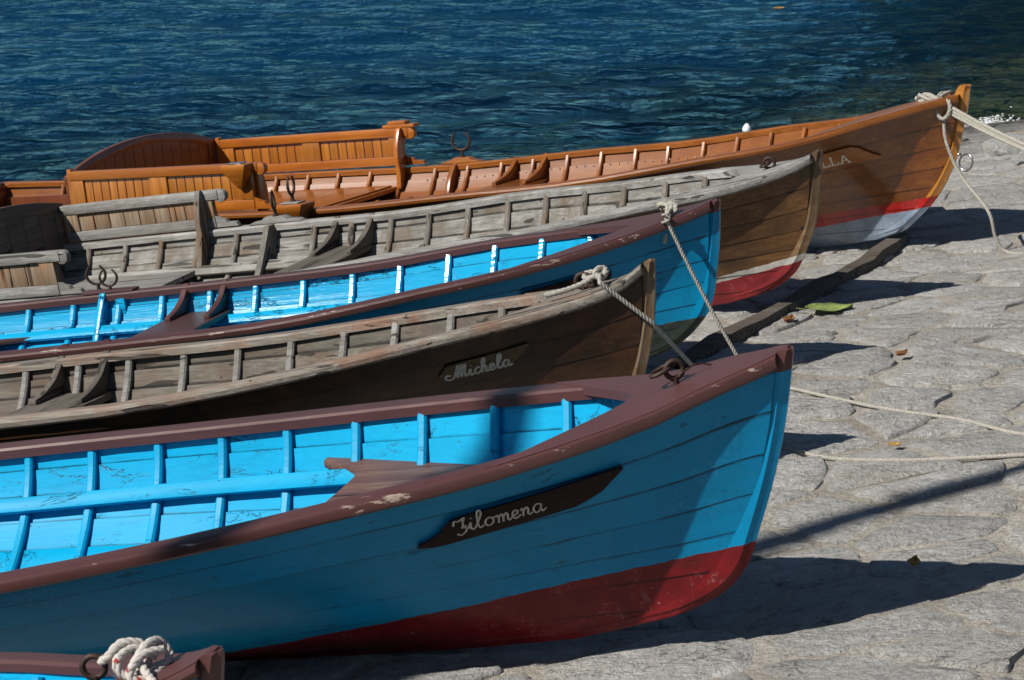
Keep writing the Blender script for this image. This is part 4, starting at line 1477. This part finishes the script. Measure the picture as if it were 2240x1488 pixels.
rope_mesh(catmull([b1.W(.12, -.03, .016), b1.W(.12, .03, .024), b1.W(.09, .05, .016), b1.W(.085, .01, .028), b1.W(.1, -.05, .02)], 7), .008, None, '', None, mb=m_, build=False)
tag(m_.build('mooring_rope', M['rope'], None, 60), 'doubled pale rope lashed round the bow of the varnished boat with one slack loop', 'rope', 'mooring ropes')

# boat 6 knot
m_ = MB()
kr = .0082
rope_mesh(catmull([b6.W(0.228, .0, .03), b6.W(0.203, -.02, .045), b6.W(0.183, .0, .062), b6.W(0.153, .02, .05), b6.W(0.143, .0, .02), b6.W(0.168, -.03, .012), b6.W(0.183, -.03, .04), b6.W(0.163, .01, .05), b6.W(0.128, .01, .03)], 8), kr, None, '', None, mb=m_, build=False)
rope_mesh(catmull([b6.W(0.153, -.035, .03), b6.W(0.138, .0, .055), b6.W(0.128, .035, .05), b6.W(0.113, .03, .02), b6.W(0.128, -.03, .008), b6.W(0.153, -.05, .02), b6.W(0.138, -.02, .046), b6.W(0.113, .015, .042)], 8), kr, None, '', None, mb=m_, build=False)
rope_mesh(catmull([b6.W(0.143, -.02, .03), b6.W(0.118, -.045, .018), b6.W(0.078, -.09, .0), b6.W(0.048, -.15, -.08), b6.W(0.038, -.19, -.3)], 8), kr, None, '', None, mb=m_, build=False)
tag(m_.build('mooring_rope', M['rope_r'], None, 60), 'thick white rope with red flecks knotted on the cropped blue boat in the corner', 'rope', 'mooring ropes')

# white cord hanging at the stern of boat 1
a = b1.W(4.62, -b1.g(4.62) + .0, .06)
rope_mesh([b1.W(4.28, -.12, -.02), b1.W(4.27, -.13, -.12), b1.W(4.26, -.15, -.24)], .009, M['rope_w'], 'hanging_cord', 'short white twisted cord hanging behind the backrest of the varnished boat', cat='cord')

# ------------------------------------------------------------------ things on the slipway
# timber baulk under the bows
P0, P1 = Vector((1.72, 10.86, 0)), Vector((.60, 8.47, 0))
d = (P1 - P0).normalized()
nrm = Vector((-d.y, d.x, 0))
rings = []
brg = random.Random(5)
for i in range(15):
    t = i / 14
    c = P0.lerp(P1, t) + nrm * (.02 * math.sin(t * 5) + brg.uniform(-.006, .006))
    z = float(ground_z(c.x, c.y)) - .01
    hw, h = .037 + brg.uniform(-.006, .006), .058 + brg.uniform(-.006, .006) - .02 * max(0, t - .8) * 5
    rings.append([(c.x + nrm.x * a, c.y + nrm.y * a, z + b) for a, b in ((-hw, 0), (-hw * 1.02, h * .75), (-hw * .8, h), (hw * .75, h * 1.02), (hw, h * .72), (hw * .98, 0))])
m_ = MB()
m_.loft(rings)
o = m_.build('timber_baulk', M['timber'], None, 50)
tag(o, 'long rough grey timber lying across the slipway under the boat bows', 'timber')

# a stone block by the shore, with the taut rope passing over it
def lump(name, c, s, label, cat, mat, seed, flat=.6):
    g_ = random.Random(seed)
    bm = bmesh.new()
    bmesh.ops.create_icosphere(bm, subdivisions=3, radius=1)
    ph = [g_.uniform(0, 6) for _ in range(6)]
    for v_ in bm.verts:
        p = v_.co
        k = 1 + .16 * math.sin(3 * p.x + ph[0]) * math.sin(2.6 * p.y + ph[1]) + .09 * math.sin(6 * p.z + ph[2] + 4 * p.x) + g_.uniform(-.03, .03)
        m__ = max(abs(p.x), abs(p.y), abs(p.z))
        k *= (1 / m__) ** .35
        v_.co = Vector((p.x * s[0], p.y * s[1], p.z * s[2])) * k
    me = bpy.data.meshes.new(name)
    bm.to_mesh(me)
    bm.free()
    for p in me.polygons:
        p.use_smooth = True
    o = bpy.data.objects.new(name, me)
    COL.objects.link(o)
    me.materials.append(mat)
    o.location = c
    return tag(o, label, cat)
lump('boulder', (2.75, 13.5, float(ground_z(2.75, 13.5)) + .02), (.2, .13, .075), 'flat dark grey stone on the slipway near the right edge, under the taut rope', 'stone', M['stone'], 4)

def leaf(name, x, y, s, mat, label, seed, z=None, curl=.3, ang=0.0, grp='fallen leaves'):
    g_ = random.Random(seed)
    m_ = MB()
    rows = []
    for i in range(9):
        t = i / 8
        wd_ = s * .32 * math.sin(math.pi * min(1, t * 1.02) ** .8) * (1 + .18 * (i % 2)) + .001
        row = []
        for k in (-1, -.5, 0, .5, 1):
            a = (t - .5) * s
            b = k * wd_
            zz = curl * s * (abs(k) ** 1.5 * .25 + (t - .5) ** 2 * .5) + g_.uniform(-.02, .02) * s
            row.append((a * math.cos(ang) - b * math.sin(ang), a * math.sin(ang) + b * math.cos(ang), zz))
        rows.append(row)
    m_.grid(rows)
    m_.tube([(( -.5 - .18) * s * math.cos(ang), (-.5 - .18) * s * math.sin(ang), .06 * s), (-.5 * s * math.cos(ang), -.5 * s * math.sin(ang), .12 * s * curl)], .012 * s, 5)
    o = m_.build(name, mat, None, 60)
    zz = float(ground_z(x, y)) + .016 if z is None else z
    o.location = (x, y, zz)
    sol = o.modifiers.new('thickness', 'SOLIDIFY')
    sol.thickness = .001
    return tag(o, label, 'leaf', grp)

leaf('fallen_leaf', 1.215, 9.34, .19, M['leaf_g'], 'large pale green leaf on the stones beside the timber', 1, curl=.25, ang=R(10))
leaf('fallen_leaf', 1.327, 8.255, .055, M['leaf_b'], 'curled brown leaf on the stones above the two ground ropes', 2, curl=.9, ang=R(40))
leaf('fallen_leaf', 1.141, 7.166, .04, M['leaf_y'], 'tiny tan leaf lying between the two ground ropes', 4, curl=.4, ang=R(10))
leaf('fallen_leaf', 1.01, 5.958, .045, M['leaf_y'], 'small upright tan leaf at the edge of the nearest boat shadow', 5, curl=1.2, ang=R(70))
leaf('fallen_leaf', 1.044, 9.183, .07, M['leaf_b'], 'reddish leaf litter beside the shaded timber', 8, curl=.8, ang=R(60))
leaf('fallen_leaf', 2.996, 14.592, .12, M['leaf_y'], 'yellow green leaf near the waterline at the right edge', 9, curl=.6, ang=R(30))
leaf('paper_scrap', .817, 9.037, .075, M['paper'], 'white feather-like scrap in the shadow beside the timber', 10, curl=.5, ang=R(70), grp='white scraps')

# ------------------------------------------------------------------ water
wx = axis_coords(-6.5, 6.5, .07, 1500, 1.5)
wy = axis_coords(9.2, 26.5, .07, 1500, 1.5)
WX, WY = np.meshgrid(wx, wy, indexing='ij')
wr = np.random.default_rng(21)
WZ = np.zeros_like(WX)
for lam, amp, cnt in ((2.6, .010, 6), (1.2, .007, 12), (.62, .005, 18), (.34, .003, 20)):
    for _ in range(cnt):
        th = wr.normal(R(262), R(45))
        k = 2 * math.pi / (lam * wr.uniform(.75, 1.3))
        ph = wr.uniform(0, 6.28)
        a = k * (WX * math.cos(th) + WY * math.sin(th)) + ph
        WZ += amp * wr.uniform(.5, 1.1) / math.sqrt(cnt) * 1.9 * (np.sin(a) + .25 * np.sin(2 * a + 1.2))
fade = sm(-ground_z(WX, WY), -.02, .25) * .8 + .2
inside = (np.abs(WX) < 9) & (WY > 7) & (WY < 30)
WZ = np.where(inside, WZ * fade, 0) 
keep = np.ones(WX.shape, bool)
for n in (1, 2, 3, 4, 5, 6):
    B = Boat(n)
    Mi = np.array(B.mat.inverted())
    lx = Mi[0, 0] * WX + Mi[0, 1] * WY + Mi[0, 2] * 0 + Mi[0, 3]
    ly = Mi[1, 0] * WX + Mi[1, 1] * WY + Mi[1, 3]
    gg = np.interp(-lx, KN, BOAT[n]['g'])
    keep &= ~((-lx > 0) & (-lx < B.L) & (np.abs(ly) < gg * .9))
mb = MB()
mb.v = np.stack([WX, WY, WZ], -1).reshape(-1, 3).tolist()
ni, nj = WX.shape
mb.f = [(i * nj + j, (i + 1) * nj + j, (i + 1) * nj + j + 1, i * nj + j + 1) for i in range(ni - 1) for j in range(nj - 1)
        if keep[i, j] and keep[i + 1, j + 1] and keep[i + 1, j] and keep[i, j + 1]]
N = NT('lake_water')
geo = N.n('ShaderNodeNewGeometry')
pos = geo.outputs['Position']
r1 = N.noise(N.scaled(pos, (.75, 1, 1)), 2.6, 3, .5, .5)
r2 = N.noise(N.scaled(pos, (.8, 1, 1)), 7.5, 4, .55, .4)
r3 = N.noise(pos, 24, 3, .6, .2)
bmp = N.n('ShaderNodeBump')
bmp.inputs['Strength'].default_value = 1.0
bmp.inputs['Distance'].default_value = .19
wind = N.ramp(N.noise(pos, .33, 3, .6, .5), [(.35, .45), (.65, 1.25)])
N.s(bmp.inputs['Height'], N.math('MULTIPLY', wind, N.math('MULTIPLY_ADD', r3, .07, N.math('MULTIPLY_ADD', r2, .34, N.math('MULTIPLY', r1, 1.25)))))
N.t.nodes.remove(N.b)
fr = N.n('ShaderNodeFresnel')
fr.inputs['IOR'].default_value = 1.333
N.l(bmp.outputs[0], fr.inputs['Normal'])
gl = N.n('ShaderNodeBsdfGlossy')
gl.inputs['Roughness'].default_value = .05
gl.inputs['Color'].default_value = (.46, .90, 1.0, 1)
N.l(bmp.outputs[0], gl.inputs['Normal'])
deep = N.n('ShaderNodeBsdfDiffuse')
deep.inputs['Color'].default_value = (.0008, .024, .062, 1)
tr = N.n('ShaderNodeBsdfTransparent')
tr.inputs['Color'].default_value = (.72, .82, .74, 1)
# murk grows with depth: distance off the shore
dt = N.n('ShaderNodeAttribute', attribute_name='depth')
body = N.n('ShaderNodeMixShader')
N.s(body.inputs[0], N.ramp(dt.outputs['Fac'], [(.02, .03), (.5, .35), (.85, .97)]))
N.l(tr.outputs[0], body.inputs[1])
N.l(deep.outputs[0], body.inputs[2])
mx = N.n('ShaderNodeMixShader')
N.l(fr.outputs[0], mx.inputs[0])
N.l(body.outputs[0], mx.inputs[1])
N.l(gl.outputs[0], mx.inputs[2])
N.l(mx.outputs[0], N.out.inputs['Surface'])
wat = tag(mb.build('lake_water', N.m, None, 180), kind='structure')
at = wat.data.attributes.new('depth', 'FLOAT', 'POINT')
dep_ = np.clip(-ground_z(WX, WY), 0, 1).reshape(-1).astype(np.float32)
at.data.foreach_set('value', dep_)

# far shore
N = NT('wooded_hills')
v = N.coord(False)
n1 = N.noise(v, .03, 6, .65)
c = N.mix(N.ramp(n1, [(.35, 0), (.65, 1)]), (.018, .04, .035), (.04, .07, .05))
M['hill'] = N.fin(c, .95, .1)
mb = MB()
rows = []
for i in range(49):
    a = R(-70) + R(140) * i / 48
    row = []
    for rr, h in ((900, -4), (1000, 25), (1150, 60), (1400, 95), (1900, 110)):
        hh = h * (.55 + .25 * math.sin(3.1 * a + .5) + .2 * math.sin(7.7 * a + 1)) if h > 0 else h
        row.append((rr * math.sin(a), rr * math.cos(a), hh))
    rows.append(row)
mb.grid(rows)
tag(mb.build('hills', M['hill'], None, 60), kind='structure')

# ------------------------------------------------------------------ trees on the bank beyond the water, upper right
N = NT('tree_foliage')
v = N.coord(False)
oi = N.n('ShaderNodeNewGeometry').outputs['Random Per Island']
c = N.mix(oi, (.025, .055, .014), (.075, .11, .03))
M['foliage'] = N.fin(c, .6, .3)
M['bark'] = wood('tree_bark', ((.04, .03, .022), (.09, .07, .05), (.15, .12, .09)), .9, 2, 0, None, 0, 1.0, 14)

def make_tree(seed, H, rad, nleaf, leaf_s, label, group):
    g_ = np.random.default_rng(seed)
    root = bpy.data.objects.new('tree', None)
    COL.objects.link(root)
    tag(root, label, 'tree', group)
    m_ = MB()
    tr_ = [(0.05 * math.sin(i), .04 * math.cos(1.7 * i), H * .62 * i / 6) for i in range(7)]
    m_.tube(tr_, [.2 * (1 - .1 * i) * H / 7 for i in range(7)], 10)
    cl = []
    for i in range(16):
        a = g_.uniform(0, 6.28)
        zz = g_.uniform(.16, .98) * H
        rr = rad * math.sin(math.pi * min(.96, .12 + zz / H * .86)) ** .6 * g_.uniform(.35, .85)
        p = Vector((rr * math.cos(a), rr * math.sin(a), zz))
        cl.append((p, rad * g_.uniform(.3, .5)))
        st_ = Vector(tr_[min(6, max(1, int(zz / H * 6)))]) * .96
        m_.tube(catmull([st_, st_.lerp(p, .5) + Vector((0, 0, -.15)), p], 4), [.05, .045, .04, .035, .03, .025, .02, .015, .012], 6)
    m_.build('trunk', M['bark'], root, 60)
    vs_, fs_ = [], []
    for k in range(nleaf):
        p, r_ = cl[g_.integers(len(cl))]
        d = g_.normal(size=3)
        d /= np.linalg.norm(d)
        c_ = np.array(p) + d * r_ * g_.uniform(.45, 1.05) * np.array((1, 1, .75))
        a = g_.normal(size=3)
        a /= np.linalg.norm(a)
        b = np.cross(a, g_.normal(size=3))
        b /= np.linalg.norm(b)
        l_ = leaf_s * g_.uniform(.6, 1.3)
        n0 = len(vs_)
        vs_ += [c_ - a * l_, c_ + b * l_ * .45, c_ + a * l_, c_ - b * l_ * .45]
        fs_.append((n0, n0 + 1, n0 + 2, n0 + 3))
    m_ = MB()
    m_.v = [tuple(map(float, p)) for p in vs_]
    m_.f = fs_
    m_.build('crown', M['foliage'], root, 0)
    return root

def copy_tree(o, parent=None):
    c = o.copy()
    COL.objects.link(c)
    c.parent = parent
    for ch in o.children:
        copy_tree(ch, c)
    return c

TL = 'dark leafy tree on the bank beyond the upper right corner'
t0 = make_tree(5, 6.5, 2.6, 5200, .17, TL, 'trees beyond the upper right corner')
for i, (x, y, rz, sc_) in enumerate(((5.6, 29.6, .4, 1.0), (9.4, 30.5, 2.2, 1.15), (13.5, 32.0, 4.0, 1.1), (7.6, 34.0, 5.1, 1.35))):
    t = t0 if i == 0 else copy_tree(t0)
    t.location = (x, y, float(ground_z(x, y)) - .1)
    t.rotation_euler = (0, 0, rz)
    t.scale = (sc_, sc_, sc_)
    t['label'] = ('dark leafy tree on the bank, closest to the upper right corner', 'broad leafy tree second along the bank beyond the corner', 'leafy tree farthest along the bank beyond the corner', 'tallest leafy tree behind the others on the bank')[i]

# ------------------------------------------------------------------ foam where ripples meet the stones
N = NT('foam')
M['foam'] = N.fin((.85, .87, .88), .6, .3)
fr_ = random.Random(9)
m_ = MB()
for k in range(420):
    t = min(1, max(0, fr_.gauss(.45, .22)))
    x = 2.95 + t * .5 + fr_.gauss(0, .03)
    y = 16.05 + t * .9 + abs(fr_.gauss(0, .12))
    r_ = abs(fr_.gauss(0, .0028)) + .0014
    z = max(float(ground_z(x, y)) + .004, .006) + fr_.random() ** 3 * .05
    ring = [(x + r_ * math.cos(a) * 1.6, y + r_ * math.sin(a), z) for a in (0, 1.26, 2.51, 3.77, 5.03)]
    m_.add(ring + [(x, y, z + r_), (x, y, z - r_ * .6)], [(i, (i + 1) % 5, 5) for i in range(5)] + [((i + 1) % 5, i, 6) for i in range(5)])
tag(m_.build('foam', M['foam'], None, 60), 'white foam of a ripple breaking on the stones', 'foam', kind='stuff')

leaf('floating_leaf', 2.4, 22.57, .11, M['leaf_y'], 'tan leaf floating on the water near the top edge', 21, z=.03, curl=.4, ang=R(20), grp='floating leaves')
# white float seen just over the far rail of the varnished boat
bm = bmesh.new()
bmesh.ops.create_uvsphere(bm, u_segments=16, v_segments=10, radius=.03)
for v_ in bm.verts:
    v_.co.z *= 1.15
    if v_.co.z > .028:
        v_.co.z += .006
me = bpy.data.meshes.new('float')
bm.to_mesh(me)
bm.free()
me.materials.append(M['paper'])
fl = bpy.data.objects.new('float', me)
COL.objects.link(fl)
fl.location = (1.57, 16.6, .01)
tag(fl, 'small white float on the water just behind the varnished boat', 'float')

# limb of a tree outside the frame that throws the soft shadow band on the stones
root = bpy.data.objects.new('overhanging_tree', None)
COL.objects.link(root)
root.location = (-8.6, .2, float(ground_z(-8.6, .2)))
tag(root, 'bare limbed tree left of the frame, known only by its soft shadow', 'tree')
def up_sun(x, y, z, d):
    return Vector((x, y, z)) + SUN * d - root.location
g1, g3 = up_sun(1.44, 6.75, ZO - 2.16, 9.5), up_sun(.60, 6.30, ZO - 2.24, 9.5)
dirv = (g1 - g3).normalized()
w1 = up_sun(*b5.W(.80, .267, -.18), 9.2)
m_ = MB()
m_.tube([(0, 0, -.3), (.05, 0, 1.5), (.2, .1, 3.2), (.45, .3, 4.6), (.8, .7, 5.6)], [.26, .2, .17, .13, .09], 12)
m_.tube(catmull([(.3, .2, 4.0), Vector((.3, .2, 4.0)).lerp(g3, .55) + Vector((0, 0, .35)), g3, g1, g1 + dirv * 1.6 + Vector((0, 0, .15))], 8), [.1 - .0022 * i for i in range(33)], 8)
m_.tube(catmull([g3 - dirv * .5 + Vector((0, 0, .12)), w1 + Vector((-.5, -.25, .06)), w1, w1 + Vector((.25, .2, .04))], 6), [.045 - .0015 * i for i in range(19)], 8)
m_.build('trunk', M['bark'], root, 60)
